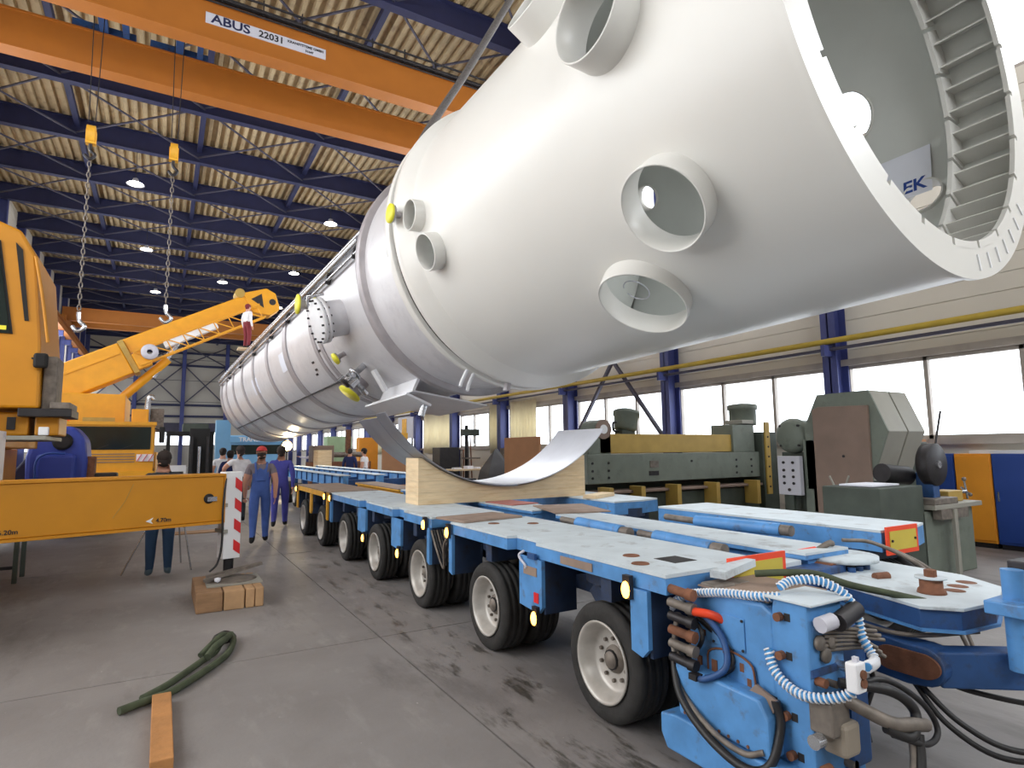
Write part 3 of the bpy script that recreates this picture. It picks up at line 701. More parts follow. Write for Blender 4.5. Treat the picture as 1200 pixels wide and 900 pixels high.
# hoses hanging in the gap between the first two modules
for k in range(9):
    x = .03+.03*k
    MB().tube(catmull([(x,5.28,.86),(x-.02,5.38,.74-.03*k),(x+.03,5.5,.5+.03*k),(x,5.6,.66),(x-.01,5.72,.84)]), .012, 6).obj('hydraulic_hose', m_cable if k % 2 else m_hub, tm)
# far long trailer frame on the right side of the hall, behind
t4 = thing('flatbed_trailer', 'long blue trailer frame stretching away behind the yellow module', 'trailer', (TX, 0, 0), TR)
for x in (1.0, 1.8, 2.6):
    q = box(t4, 'side_beam', m_blue, x, x+.12, 13.3, 24, .85, 1.1)
    box(t4, 'beam_flange', m_deck, x-.06, x+.18, 13.3, 24, 1.102, 1.12)
    for k in range(14): MB().box(x-.03, x, 13.5+.75*k, 13.55+.75*k, .87, 1.1).obj('stiffener', m_bluedeep, q)
for k in range(8): box(t4, 'cross_beam', m_bluedeep, 1.12, 2.6, 13.6+1.4*k, 13.75+1.4*k, .85, 1.0)
for y in (14.3, 15.9, 17.5, 19.1, 20.7): 
    wheel(t4, 1.1, y, -1); wheel(t4, 2.75, y, 1); MB().cyl((1.1,y,.352),(2.75,y,.352),.06,10).obj('axle_beam', m_darkmetal, t4); MB().box(1.2,1.35,y-.1,y+.1,.35,.9).box(2.45,2.55,y-.1,y+.1,.35,.9).obj('axle_mount', m_bluedeep, t4)
# loose boards lying on the trailer
def board(label, loc, sz, rz, m, cat='board'):
    o = MB().box(-sz[0]/2, sz[0]/2, -sz[1]/2, sz[1]/2, 0, sz[2]).obj('loose_board', m, None, .003); o.location = loc; o.rotation_euler = (0,0,rz); return tag(o, label, cat)
board('thin brown board lying on the deck at the near foot of the saddle', (2.75, 5.35, .974), (.7, .5, .02), .15, m_deckbrown)
board('brown rusty sheet lying across the middle beam in front of the saddle', (4.0, 5.55, .974), (.62, .9, .015), -.3, m_deckbrown)
board('pale wooden plank on the far wing deck right of the saddle', (5.3, 6.65, .974), (.2, .62, .05), -1.1, m_wood)
board('reddish sheet lying on the spine beam under the saddle', (3.85, 6.6, .974), (.4, .6, .012), .1, mat('faded_red_sheet', (176,112,104), .7))

# ------------------------------------------------------------------ saddle: timber block and steel liner
sd = thing('saddle_block', 'pale wooden cradle block with a concave top across the trailer', 'cradle', (4.05, 7.02, .974))
cxs, czs, Rs = 0.0, 2.30, 2.12
arc = []
for i in range(33):
    x = -1.14+(2.42)*i/32; arc.append((x, czs-math.sqrt(Rs*Rs-x*x)))
poly = [(-1.29,0),(1.29,0),(1.29,.58)]+[(x,z) for x,z in reversed(arc) if z < .58]+[(-1.2,.57),(-1.29,.57)]
Mxz = Matrix(((1,0,0,0),(0,0,1,0),(0,1,0,0),(0,0,0,1)))
# glued timbers one above the other
levels = [(0,.145),(.147,.29),(.292,.435),(.437,.58)]
def clip(poly, z0, z1):
    def cl(P, z, keep):
        out = []
        for i in range(len(P)):
            a, b = P[i], P[(i+1)%len(P)]; ia = (a[1] >= z) if keep else (a[1] <= z); ib = (b[1] >= z) if keep else (b[1] <= z)
            if ia: out.append(a)
            if ia != ib: t = (z-a[1])/(b[1]-a[1]); out.append((a[0]+(b[0]-a[0])*t, z))
        return out
    return cl(cl(poly, z0, True), z1, False)
def zt(x): return czs-math.sqrt(Rs*Rs-x*x)
for (a, b) in levels:
    # left and right pieces of each layer
    n = 16
    for s in (-1, 1):
        xi = 0 if zt(0) >= b else math.sqrt(max(0, Rs*Rs-(czs-b)**2)) if b < czs else 0
        xe = 1.29
        P = []
        x_in = 0
        if zt(0) < a: x_in = math.sqrt(Rs*Rs-(czs-a)**2)
        if x_in >= xe: continue
        P = [(s*xe, a)]
        P += [(s*xe, min(b, zt(xe)))]
        for i in range(n+1):
            x = xe+(x_in-xe)*i/n; P.append((s*x, max(a, min(b, zt(x)))))
        P.append((s*x_in, a))
        Q = []
        for p in P:
            if not Q or (abs(p[0]-Q[-1][0])+abs(p[1]-Q[-1][1])) > 1e-5: Q.append(p)
        if abs(Q[0][0]-Q[-1][0])+abs(Q[0][1]-Q[-1][1]) < 1e-5: Q.pop()
        MB().prism(Q, 0, .44, Mxz).obj('timber', m_wood, sd)
ln = thing('saddle_liner', 'curved bare steel sheet lying in the wooden cradle block', 'steel sheet', (4.05, 6.93, .974))
def liner(x0, x1, y0, y1, off, m, nm):
    v = []; n = 40
    for i in range(n+1):
        a0 = math.asin(x0/2.1); a1 = math.asin(x1/2.1); a = a0+(a1-a0)*i/n
        for r in (2.112-off, 2.098-off):
            for y in (y0, y1): v.append((r*math.sin(a), y, czs-r*math.cos(a)))
    fcs = []
    for i in range(n):
        for (p, q) in ((0,1),(1,3),(3,2),(2,0)): fcs.append((i*4+p, i*4+q, (i+1)*4+q, (i+1)*4+p))
    fcs += [(0,1,3,2), (n*4, n*4+2, n*4+3, n*4+1)]
    mb = MB().add(v, fcs, True); o = mb.obj(nm, m, ln); e = o.modifiers.new('e','EDGE_SPLIT'); e.split_angle = R(40); return o
m_liner = mat('window_reflecting_sheet', (222,224,232), .3, .1, .08, 2)  # near-white colour stands in for window reflection on the right sheet
m_linerd = mat('grey_steel_sheet', (140,142,150), .4, .5, .15, 2)  # greyer steel for the left sheets
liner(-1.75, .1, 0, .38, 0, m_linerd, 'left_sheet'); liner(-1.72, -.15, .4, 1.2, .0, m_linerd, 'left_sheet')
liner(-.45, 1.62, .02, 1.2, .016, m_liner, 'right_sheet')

# ------------------------------------------------------------------ power pack
pk = thing('power_pack', 'blue hydraulic power pack with hoses at the front of the trailer', 'power pack', (2.5, 1.85, 0))
def pbox(name, m, x0,x1,y0,y1,z0,z1, bevel=.012, parent=None): return MB().box(x0-2.5,x1-2.5,y0-1.85,y1-1.85,z0,z1).obj(name, m, parent or pk, bevel)
MYZ = Matrix(((0,0,1,0),(1,0,0,0),(0,1,0,0),(0,0,0,1)))       # polygon (y, z) extruded along x
body = MB().prism([(.02,.3),(.54,.3),(.545,.82),(.5,.87),(.45,.885),(.08,.905),(.02,.87)], .0, .55, MYZ).obj('engine_housing', m_blue, pk, .015)
MB().prism([(.0,.25),(.54,.27),(.56,.52),(.05,.5),(0,.42)], -.1, .03, MYZ).obj('lower_guard', m_blue, pk, .012)
MB().prism([(-.08,.07),(.62,.07),(.66,.14),(.66,.24),(.55,.26),(-.08,.24)], -.12, .5, MYZ).obj('skid_beam', m_blue, pk, .01)
for (y0_, y1_, z0_, z1_) in ((.18,.38,.65,.81),):
    MB().box(-.008,0,y0_,y1_,z0_,z1_).obj('hatch', m_blue, body, .003)
    for a in (y0_+.01, y1_-.01):
        for b in (z0_+.01, z1_-.01): MB().cyl((-.014,a,b),(-.006,a,b),.007,8).obj('screw', m_darkmetal, body)
hp = [(.41,.5),(.41,.58)]+[(.27+.14*math.cos(a), .585+.055*math.sin(a)) for a in [PI*i/10 for i in range(1,10)]]+[(.13,.58),(.12,.5)]
MB().prism(hp, -.012, 0, MYZ).obj('rust_streaked_door', m_blue, body, .003)
MB().tube([(-.014, y, z) for y, z in hp], .006, 6).obj('door_rim', m_rust, body)
MB().box(-.016,-.011,.35,.385,.51,.57).obj('rust_patch', m_rust, body)
MB().box(.03,.5,.06,.5,.905,.915).obj('top_cover', m_deckbrown, body, .004)
# recess with tan bracket and cone between housing and column
MB().box(-.02,.02,.02,.12,.28,.5).obj('recess', m_darkmetal, pk)
MB().prism([(.02,.42),(.14,.5),(.1,.54),(-.01,.5)], -.045, -.03, MYZ).obj('tan_bracket', m_deckbrown, pk)
MB().lathe([(.0,.0),(.035,.0),(.05,.07),(.0,.09)], Matrix.Translation((-.04,.055,.33)), 20).obj('cone_cup', m_panelgrey, pk)
for i, (y, z, l) in enumerate(((.47,.56,.07),(.44,.7,.03),(.2,.6,.04),(.16,.54,.05),(.3,.64,.02),(.5,.8,.03))):
    MB().box(-.0135,-.0005,y-.012,y+.012,z-l,z).obj('rust_streak', m_rust, body)
for i in range(9):
    MB().cyl((-.104,.06+.055*i,.27+.002*i),(-.1,.06+.055*i,.27+.002*i),.008,8).obj('rivet', m_rust, pk)
for i, (x, z, r) in enumerate(((.04,.62,.02),(.12,.6,.016),(.2,.66,.022),(.22,.52,.018),(.18,.4,.02),(.05,.2,.018),(.14,.14,.02),(.22,.24,.022))):
    MB().cyl((x,-.2,z),(x,-.15,z),r,10).obj('pipe_fitting', (m_rust,m_hub,m_chrome)[i%3], pk)
MB().box(.0,.24,-.165,-.156,.64,.67).obj('face_rib', m_bluedeep, pk); MB().box(.21,.24,-.2,-.156,.05,.6).obj('face_rib', m_bluedeep, pk)
# front column
colp = MB().prism([(-.155,.02),(.03,.02),(.03,.86),(.015,.955),(-.155,.945)], .0, .26, MYZ).obj('front_column', m_blue, pk, .01)
MB().box(-.02,.3,-.19,.05,.945,.957).obj('column_cap', m_deck, pk, .003)
MB().box(.26,.5,-.12,.3,.15,.8).obj('side_tank', m_bluedeep, pk, .02)
for (y, z) in ((-.02,.87),(-.03,.44),(-.05,.28),(-.05,.16),(-.02,.7)):
    MB().cyl((-.03,y,z),(.0,y,z),.02,10).obj('bolt', m_rust, colp)
    MB().box(-.002,.001,y-.05,y-.02,z-.015,z+.02).obj('slot', m_darkmetal, colp)
for (x, z) in ((.06,.78),(.1,.72),(.15,.77)):
    MB().lathe([(0,0),(.03,0),(.034,.012),(.03,.02),(0,.02)], frame((x,-.157,z),(0,-1,0)), 20).obj('gauge', m_hub, colp)
MB().box(-.01,.12,-.25,-.14,.42,.56).obj('valve_block', m_hub, pk, .01)
MB().box(.04,.16,-.27,-.16,.33,.47).obj('tan_canister', mat('tan_paint', (150,140,126), .6), pk, .02)
MB().cyl((-.06,-.19,.4),(-.01,-.19,.4),.03,14).obj('connector', m_chrome, pk); MB().cyl((-.02,-.2,.28),(.03,-.2,.28),.02,10).obj('connector', m_rust, pk)
MB().cyl((.12,-.22,.87),(.3,-.2,.9),.04,14).obj('filter_drum', m_darkmetal, pk); MB().cyl((.02,-.2,.87),(.1,-.21,.88),.035,12).obj('filter_neck', m_panelgrey, pk)
for k in range(6):
    MB().tube(catmull([(.1,-.16,.84-.02*k),(.25+.02*k,-.2,.82-.02*k),(.38+.03*(k%3),-.24,.80-.025*k)]), .009, 6).obj('steel_tube', m_hub, pk)
# striped spiral hose
def spiral(name, pts, parent, rr=.017, coil=.008, turns=40):
    P = catmull(pts, 14); base_ = MB().tube(P, rr, 10).obj(name, mat('hose_light_blue', (74,150,210), .45), parent)
    L_ = [0]
    for i in range(1, len(P)): L_.append(L_[-1]+(P[i]-P[i-1]).length)
    n = int(L_[-1]/.02)*8; hel = []; j = 0; x = None
    for i in range(n+1):
        s = L_[-1]*i/n
        while j < len(P)-2 and L_[j+1] < s: j += 1
        t = (s-L_[j])/max(1e-6, L_[j+1]-L_[j]); c = P[j].lerp(P[j+1], t); d = (P[j+1]-P[j]).normalized()
        if x is None: x = d.orthogonal().normalized()
        x = (x-d*x.dot(d)).normalized(); y = d.cross(x); a = 2*PI*i/8
        hel.append(c+x*math.cos(a)*(rr+.003)+y*math.sin(a)*(rr+.003))
    MB().tube(hel, coil*.62, 4, False).obj('spiral_wrap', m_white, base_); return base_
spiral('spiral_hose', [(.03,.7,.75),(-.01,.62,.81),(-.02,.5,.87),(-.02,.3,.915),(0,.1,.935),(.03,.0,.95)], pk)
spiral('spiral_hose', [(.06,.02,.985),(.12,.0,1.01),(.2,-.08,1.02),(.27,-.16,.97),(.3,-.2,.88),(.3,-.22,.78),(.28,-.28,.7),(.08,-.36,.73)], pk)
spiral('spiral_hose', [(-.03,.03,.72),(-.04,.0,.64),(-.04,-.06,.59),(-.04,-.14,.57),(-.02,-.22,.58),(.02,-.3,.61),(.04,-.33,.65)], pk)
rc = thing('remote_control', 'white plastic remote control box hanging on the striped hose', 'remote control', (2.52, 1.5, .64))
MB().box(-.035,.035,-.02,.03,0,.12).obj('case', m_white, rc, .008)
for z in (.04,.075): MB().cyl((.005,-.03,z),(.005,-.018,z),.018,12).obj('push_button', m_rust, rc)
MB().box(-.01,.01,-.008,.012,.12,.14).obj('cable_gland', m_panelgrey, rc)
# loose black hoses
for k, (P, m, r) in enumerate([
    ([(-.07,.6,.55),(-.13,.5,.38),(-.16,.3,.26),(-.15,.1,.2),(-.1,.0,.24),(-.04,-.02,.4),(-.04,0,.5)], m_cable, .02),
    ([(-.05,.62,.6),(-.1,.52,.4),(-.14,.3,.29),(-.13,.12,.25),(-.1,.03,.28)], m_hub, .014),
    ([(.1,-.22,.62),(.25,-.35,.6),(.38,-.38,.5),(.3,-.4,.42),(.2,-.35,.46)], m_cable, .022),
    ([(.1,-.25,.6),(.3,-.3,.62),(.5,-.35,.5),(.56,-.38,.38),(.42,-.4,.36),(.25,-.35,.42)], m_cable, .013),
    ([(.1,-.24,.56),(.22,-.36,.48),(.34,-.4,.46),(.42,-.4,.44)], m_hub, .028),
    ([(.4,-.38,.4),(.36,-.4,.3),(.28,-.42,.18),(.1,-.42,.06),(-.05,-.3,.04)], m_cable, .02),
    ([(.38,-.36,.4),(.34,-.38,.28),(.22,-.4,.14),(.05,-.4,.05)], m_hub, .016),
    ([(-.02,.5,.55),(-.06,.4,.7),(0,.6,.8)], m_cable, .012),
    ([(-.02,.6,.75),(-.03,.62,.6),(.05,.6,.45),(.15,.6,.4)], m_hub, .016)]):
    MB().tube(catmull(P, 8), r, 10).obj('rubber_hose', m, pk)
MB().tube(catmull([(.25,.3,.98),(.35,.15,1.0),(.5,.1,.98),(.62,0,.93),(.9,-.1,.86),(1.1,-.3,.8)], 8), .018, 8).obj('rubber_hose', m_sling, pk)
MB().bar((.1,.42,.97),(.45,.5,.99),.09,.04).obj('tow_bracket', m_deck, pk)

# ------------------------------------------------------------------ gooseneck and drawbar
gn = thing('drawbar', 'blue drawbar with a flat coupling plate and rusty kingpin on the trailer front', 'drawbar', (3.8, 2.0, 0))
def G(x, y): return (x-3.8, y-2.0)
pl_ = [G(3.52,2.32),(G(4.1,2.62)),G(4.35,2.45),G(4.3,1.85),G(4.12,1.58),G(3.72,1.45),G(3.42,1.48),G(3.3,1.62)]
MB().prism(pl_, .835, .852).obj('coupling_plate', m_deck, gn, .003)
MB().prism([(x*.97,y*.97) for x,y in pl_], .74, .834).obj('plate_frame', m_bluedeep, gn, .003)
MB().prism([(x*1.0,y*1.0) for x,y in pl_], .728, .742).obj('plate_flange', m_blue, gn)
kp = MB().lathe([(.0,.85),(.07,.85),(.065,.87),(.055,.88),(.055,.93),(.0,.93)], Matrix.Translation((*G(3.64,1.72),0)), 24).obj('kingpin', m_rust, gn)
MB().lathe([(0,.93),(.075,.93),(.075,.938),(0,.938)], Matrix.Translation((*G(3.64,1.72),0)), 24).obj('washer', m_deck, kp); MB().lathe([(0,.938),(.03,.938),(.03,.975),(0,.975)], Matrix.Translation((*G(3.64,1.72),0)), 6, smooth=False).obj('nut', m_rust, kp)
for (x, y) in ((3.8,1.68),(3.93,1.72),(4.08,1.74)): MB().lathe([(0,.853),(.05,.853),(.052,.8525)], Matrix.Translation((*G(x,y),0)), 20).obj('plate_hole', m_rust, gn)
MB().cyl((*G(3.75,2.08),.86),(*G(3.84,2.05),.862),.025,10).obj('loose_bolt', m_rust, gn)
# steering head between module and plate
MB().box(-.5,.0,.28,.58,.55,.9).obj('steering_head', m_bluedeep, gn, .01)
MB().box(-.6,-.25,.42,.72,.86,.93).obj('head_block', m_deck, gn, .006)
MB().lathe([(0,.9),(.24,.9),(.24,.93),(0,.93)], Matrix.Translation((.14,.42,0)), 32).obj('turning_disc', m_deck, gn)
MB().lathe([(.16,.86),(.16,.9)], Matrix.Translation((.1,.42,0)), 24).obj('disc_neck', m_darkmetal, gn)
MB().cyl((-.1,.3,.86),(-.1,.5,.86),.05,14).obj('hinge_pin', m_rust, gn)
for k in range(3): MB().cyl((.02+.08*k,.26,.78),(.02+.08*k,.26,.88),.025,10).obj('head_bolt', m_bluedeep, gn)
MB().tube(catmull([(.0,.5,.94),(.1,.45,1.0),(.2,.5,.97),(.12,.55,.93)]), .02, 8).obj('coupling_hose', m_hub, gn)
MB().cyl((-.2,.52,.95),(.02,.5,.96),.02,10).obj('coupling_handle', m_platered, gn)
# side arm with rounded eye (plate in the y-z plane) and pole to the right
eye = [(.45,.52),(.45,.74),(-.3,.66)]+[(-.38+.1*math.cos(a), .565+.095*math.sin(a)) for a in [R(90+18*i) for i in range(0,11)]]+[(-.3,.46)]
MB().prism(eye, -.52, -.38, MYZ).obj('side_arm', m_bluedeep, gn, .01)
eo = MB().prism([(-.38+.085*math.cos(R(a))+(.12 if a > 90 and a < 270 else 0)*-1*0 + (.14 if math.cos(R(a))>0 else 0), .57+.06*math.sin(R(a))) for a in range(0,360,15)], -.535, -.52, MYZ).obj('eye_recess', m_rust, gn)
MB().bar((-.45,-.4,.56),(.35,-1.2,.62),.12,.17).obj('towing_pole', m_bluedeep, gn, .01)
MB().cyl((-.3,-.7,.6),(-.3,-.7,1.06),.045,18).obj('standpipe', m_blue, gn)
MB().cyl((-.17,-.72,.62),(-.17,-.72,1.07),.05,18).obj('standpipe', m_bluedeep, gn)
MB().box(-.42,-.1,-.78,-.62,.86,.92).obj('standpipe_bracket', m_blue, gn, .006)
MB().box(-.24,-.1,-.82,-.66,1.03,1.09).obj('standpipe_clamp', m_darkmetal, gn, .006)
for P in ([(-.48,-.3,.5),(-.44,-.5,.32),(-.3,-.7,.24),(.1,-.95,.3),(.4,-1.2,.45)], [(-.47,-.28,.5),(-.46,-.45,.3),(-.32,-.65,.19),(.05,-.9,.24),(.4,-1.15,.4)], [(-.42,-.32,.52),(-.3,-.5,.44),(0,-.8,.4),(.3,-1.1,.5)], [(-.5,-.1,.52),(-.5,-.12,.4),(-.56,-.1,.25),(-.62,-.15,.15)]):
    MB().tube(catmull(P, 8), .014, 8).obj('air_hose', m_cable, gn)
for k in range(2):
    MB().tube(catmull([(.75,.75,.93),(.95,.6,.9),(1.15-.06*k,.3,.7),(1.2-.08*k,.15,.3),(1.1,.05,.1)], 8), .014, 8).obj('air_hose', m_hub, gn)
MB().tube(catmull([(-.45,.4,.72),(-.5,.0,.70),(-.48,-.3,.69),(-.2,-.5,.71)], 8), .012, 8).obj('air_hose', m_hub, gn)
# ================================================================== MACHINES ON THE RIGHT
SY = 8.0
sh = thing('plate_shear', 'long green plate shear with an ochre top beam behind the trailer', 'machine', (8.3, SY, 0))
def sb(name, m, x0,x1,y0,y1,z0,z1, bevel=.012, parent=None): return MB().box(x0-8.3,x1-8.3,y0,y1,z0,z1).obj(name, m, parent or sh, bevel)
ap = sb('front_apron', m_green, 6.15,10.7,0,.15,1.05,1.55)
sb('ochre_beam', m_ochre, 6.5,9.95,.1,.6,1.56,1.9); sb('rear_bed', m_greend, 6.2,10.7,.4,1.3,0,1.4)
sb('table_edge', m_brownpanel, 6.2,10.5,-.1,.3,.88,.93); sb('table', m_greend, 6.2,10.5,0,.35,.3,.86)
for x in (6.35,7.05,7.9,8.9,10.05): sb('ochre_bracket', m_ochre, x,x+.1,-.3,.0,.55,1.0,.005)
for x in (6.25,6.6,8.6,9.85,10.3):
    for z in (1.15,1.27,1.4):
        if x in (8.6,) and z != 1.4: continue
        MB().cyl((x-8.3,-.012,z),(x-8.3,0,z),.022,10).obj('bolt', m_darkmetal, ap)
MB().box(-.75,-.55,-.012,0,1.3,1.42).obj('maker_emblem', m_hub, ap); MB().box(-.78,-.55,-.012,0,1.16,1.24).obj('name_plate', m_darkmetal, ap)
hl = MB().prism([(-2.05,1.55),(-1.55,1.55),(-1.55,1.95)]+[(-1.72+.2*math.cos(a),1.95+.2*math.sin(a)) for a in [PI*i/12 for i in range(0,12)]]+[(-1.93,1.9),(-2.05,1.88)], .1, .5, Mxz).obj('left_head', m_green, sh, .01)
MB().cyl((-1.72,.07,1.98),(-1.72,.1,1.98),.08,20).obj('bearing_hole', m_white, hl); MB().cyl((-1.72,.08,1.98),(-1.72,.1,1.98),.17,24).obj('bearing_cover', m_brownpanel, hl)
mo = thing('tilted_motor', 'grey-green tilted round motor standing on the left of the ochre beam', 'motor', (7.25, 8.3, 1.9))
MB().lathe([(0,.06),(.15,.06),(.2,.1),(.22,.35),(.245,.36),(.245,.42),(.2,.44),(0,.45)], Matrix.Rotation(R(14),4,'Y') @ Matrix.Rotation(R(-8),4,'X'), 32).obj('motor_body', m_green, mo)
MB().box(-.16,.16,-.1,.1,0,.08).obj('motor_foot', m_greend, mo, .01); MB().tube(catmull([(-.15,0,.05),(-.26,0,.07),(-.27,0,.2),(-.2,0,.22)]), .02, 8).obj('conduit', m_darkmetal, mo)
sb('right_head', m_green, 9.85,10.5,.05,.6,1.55,2.1); sb('right_cap', m_guard, 10.15,10.5,.05,.5,2.12,2.2)
MB().lathe([(0,2.1),(.26,2.1),(.27,2.15),(.27,2.42),(.3,2.43),(.3,2.52),(.26,2.54),(.1,2.56),(0,2.56)], Matrix.Translation((2.25,.35,0)), 32).obj('gear_drum', m_green, sh)
rf = sb('right_frame', m_greend, 10.55,11.0,-.1,.6,0,1.95); sb('ochre_strip', m_ochre, 10.6,10.74,-.14,-.1,.7,2.15,.004)
for z in (.85,1.05,1.25,1.45,1.65,1.85): MB().cyl((2.37,-.15,z),(2.37,-.139,z),.02,10).obj('strip_hole', m_darkmetal, rf)

pr_ = thing('press_drive', 'green machine drive with a big hexagonal guard and brown side panel', 'machine', (8.6, 5.1, 0))
MYX = MYZ
hexp = [(.57,1.953),(.34,2.427),(-.43,2.435),(-.66,1.848),(-.34,1.0),(.57,1.0)]
MB().prism(hexp, 0, .03, MYZ).obj('guard_face', m_green, pr_)
MB().prism(hexp, .03, .52, MYZ).obj('guard_front_half', m_guard, pr_, .01); MB().prism(hexp, .55, 1.0, MYZ).obj('guard_rear_half', m_guard, pr_, .01)
MB().prism([(.4,.05),(-.4,.05),(-.43,2.22),(.3,2.24),(.4,2.2)], -.06, -.0, MYZ).obj('brown_side_panel', m_brownpanel, pr_, .01)
MB().box(0,1.6,-.4,.5,0,1.7).obj('machine_body', m_greend, pr_, .02); MB().box(0,.4,.4,.62,0,1.75).obj('green_cheek', m_green, pr_, .01)
MB().cyl((-.07,-.05,1.5),(-.06,-.05,1.5),.02,8).obj('panel_bolt', m_darkmetal, pr_)
em = thing('electric_motor', 'round green electric motor between the shear and the hexagonal guard', 'motor', (8.7, 5.95, 1.82))
MB().lathe([(0,-.1),(.2,-.1),(.27,-.04),(.28,.0),(.28,.05),(.25,.06),(.25,.4),(.2,.45),(0,.46)], frame((0,0,0),(1,0,0)), 36).obj('motor_housing', m_green, em)
for k in range(4):
    a = PI/4+k*PI/2; MB().cyl((-.1,.22*math.cos(a),.22*math.sin(a)),(-.06,.22*math.cos(a),.22*math.sin(a)),.02,8).obj('bolt', m_darkmetal, em)
MB().box(.05,.5,-.25,.25,-1.82,-.26).obj('motor_stand', m_greend, em, .01)
cb = thing('control_panel', 'light grey control panel with nine black buttons on a post', 'control panel', (8.5, 5.9, 0))
MB().box(-.03,.06,-.19,.19,.9,1.5).obj('panel', m_panelgrey, cb, .006); MB().box(0,.06,-.04,.04,0,.9).obj('post', m_greend, cb)
for y in (-.08,.08):
    for z in (1.4,1.28,1.18,1.08): MB().cyl((-.045,y,z),(-.03,y,z),.022,12).obj('button', m_darkmetal, cb)
MB().cyl((-.045,0,.98),(-.03,0,.98),.024,12).obj('button', m_darkmetal, cb)

# cold saw and bench
sw = thing('saw_bench', 'dark green metal cabinet bench carrying a saw and vice', 'workbench', (8.4, 3.9, 0))
MB().box(-1.15,-.15,0,.7,0,1.15).obj('cabinet', m_greend, sw, .015); MB().box(-.2,1.1,0,.7,0,.82).obj('lower_cabinet', m_green, sw, .015)
MB().box(-.1,1.15,-.1,.75,.84,.9).obj('bench_top', m_guard, sw, .006); MB().box(.28,.36,-.14,-.1,0,.84).obj('support_bar', m_guard, sw); MB().box(.0,.7,-.12,-.02,.72,.84).obj('front_rail', m_hub, sw)
MB().box(-1.1,-.5,.1,.5,1.16,1.18).obj('paper', m_paper, sw)
sa = thing('cold_saw', 'round cutting saw with upright handle rod on the green bench', 'saw', (8.6, 4.0, .9))
MB().lathe([(0,-.03),(.26,-.03),(.27,-.02),(.27,.1),(.24,.12),(0,.12)], frame((0,-.1,.5),(0,1,0)), 36).obj('blade_guard', m_darkmetal, sa)
MB().cyl((0,-.16,.5),(0,-.13,.5),.05,16).obj('arbor', m_chrome, sa); MB().cyl((-.1,.2,.35),(-.6,.25,.4),.12,20).obj('saw_motor', m_darkmetal, sa)
MB().bar((0,0,.05),(-.02,0,.4),.2,.16).obj('saw_arm', m_bluedeep, sa, .01); MB().cyl((.12,-.05,.65),(.38,-.05,1.2),.014,8).obj('handle_rod', m_darkmetal, sa)
MB().box(-.3,.3,-.2,.2,0,.08).obj('saw_base', m_hub, sa, .01)
vi = thing('bench_vice', 'grey vice with crossed handles on the right end of the bench', 'vice', (9.1, 4.05, .9))
MB().box(-.15,.25,-.12,.12,0,.14).obj('vice_body', m_ochre, vi, .01); MB().cyl((.25,0,.1),(.62,0,.1),.025,10).obj('spindle', m_chrome, vi)
MB().cyl((.6,0,.25),(.66,0,-.0),.014,8).cyl((.5,0,.16),(.74,0,.05),.014,8).obj('vice_handle', m_chrome, vi)
MB().sphere((.6,0,.27),.03,10).sphere((.74,0,.05),.028,10).obj('handle_knob', m_hub, vi)
tb = thing('tied_rag', 'pale rag tied around a post in front of the brown panel', 'rag', (7.95, 4.78, 0))
MB().cyl((0,0,0),(0,0,.78),.02,8).obj('post', m_darkmetal, tb); MB().lathe([(.04,.72),(.07,.8),(.1,.95),(.05,1.02),(.0,1.03)], n=12).obj('rag', m_guard, tb)
MB().bar((0,-.03,1.0),(0,-.13,1.25),.02,.02).bar((0,.03,1.0),(0,.14,1.24),.02,.02).obj('rag_end', m_guard, tb)
# cabinets against the wall
labs = [('orange tall cabinet half hidden behind the hexagonal guard', m_locker_orange), ('blue cabinet behind the round saw', m_locker_blue), ('orange cabinet right of the round saw', m_locker_orange), ('blue cabinet right of the orange one under the window', m_locker_blue), ('dark blue cabinet at the right edge of the photo', m_locker_blue)]
for i, (lab, m) in enumerate(labs):
    y1 = 5.95-i*.52; c = thing('cabinet', lab, 'cabinet', (11.72, y1-.26, 0), 0, 'blue and orange cabinets along the wall')
    MB().box(-.25,.25,-.255,.255,.08,1.5).obj('body', m, c, .006); MB().box(-.27,-.252,-.24,.24,.12,1.46).obj('door', m, c, .004); MB().box(-.22,.24,-.23,.23,0,.08).obj('plinth', m_darkmetal, c)
    MB().box(-.29,-.27,.18,.2,.75,.9).obj('handle', m_chrome, c)
o = MB().box(-.2,.2,-.55,.4,0,.05).obj('paper_roll', m_white); o.location = (11.72, 4.3, 1.502); tag(o, 'white flat roll lying on the cabinets by the window', 'roll')
o = MB().box(-.15,.15,-.12,.12,0,.25).obj('parts_box', m_card); o.location = (11.7, 5.6, 1.502); tag(o, 'small brown box on the orange cabinet beside the guard', 'box')
# ---- background clutter along the right wall
dp = thing('drill_press', 'grey pillar drill between the bench and the cream curtain', 'drill', (8.9, 20.4-.6, 0)); dp.location = (10.2, 20.9, 0)
MB().box(-.3,.3,-.3,.3,0,.12).obj('base', m_darkmetal, dp); MB().cyl((0,0,.1),(0,0,2.6),.07,14).obj('pillar', m_darkmetal, dp); MB().box(-.2,.5,-.15,.15,2.2,2.45).obj('head', m_greend, dp, .02); MB().cyl((.35,0,1.9),(.35,0,2.2),.05,12).obj('quill', m_chrome, dp); MB().box(-.1,.5,-.2,.2,1.3,1.36).obj('table', m_hub, dp)
for i in range(5):
    o = MB().tube([(0,0,0),(.05+.03*i,.3,2.2-.18*i)], .03, 8).obj('steel_bar', (m_rust,m_hub,m_darkmetal)[i%3]); o.location = (11.2, 22.4+.28*i, .0); tag(o, ['nearest','second nearest','middle','second farthest','farthest'][i]+' of the five steel bars leaning on the right wall behind the saddle', 'bar', 'steel bars leaning on the right wall')
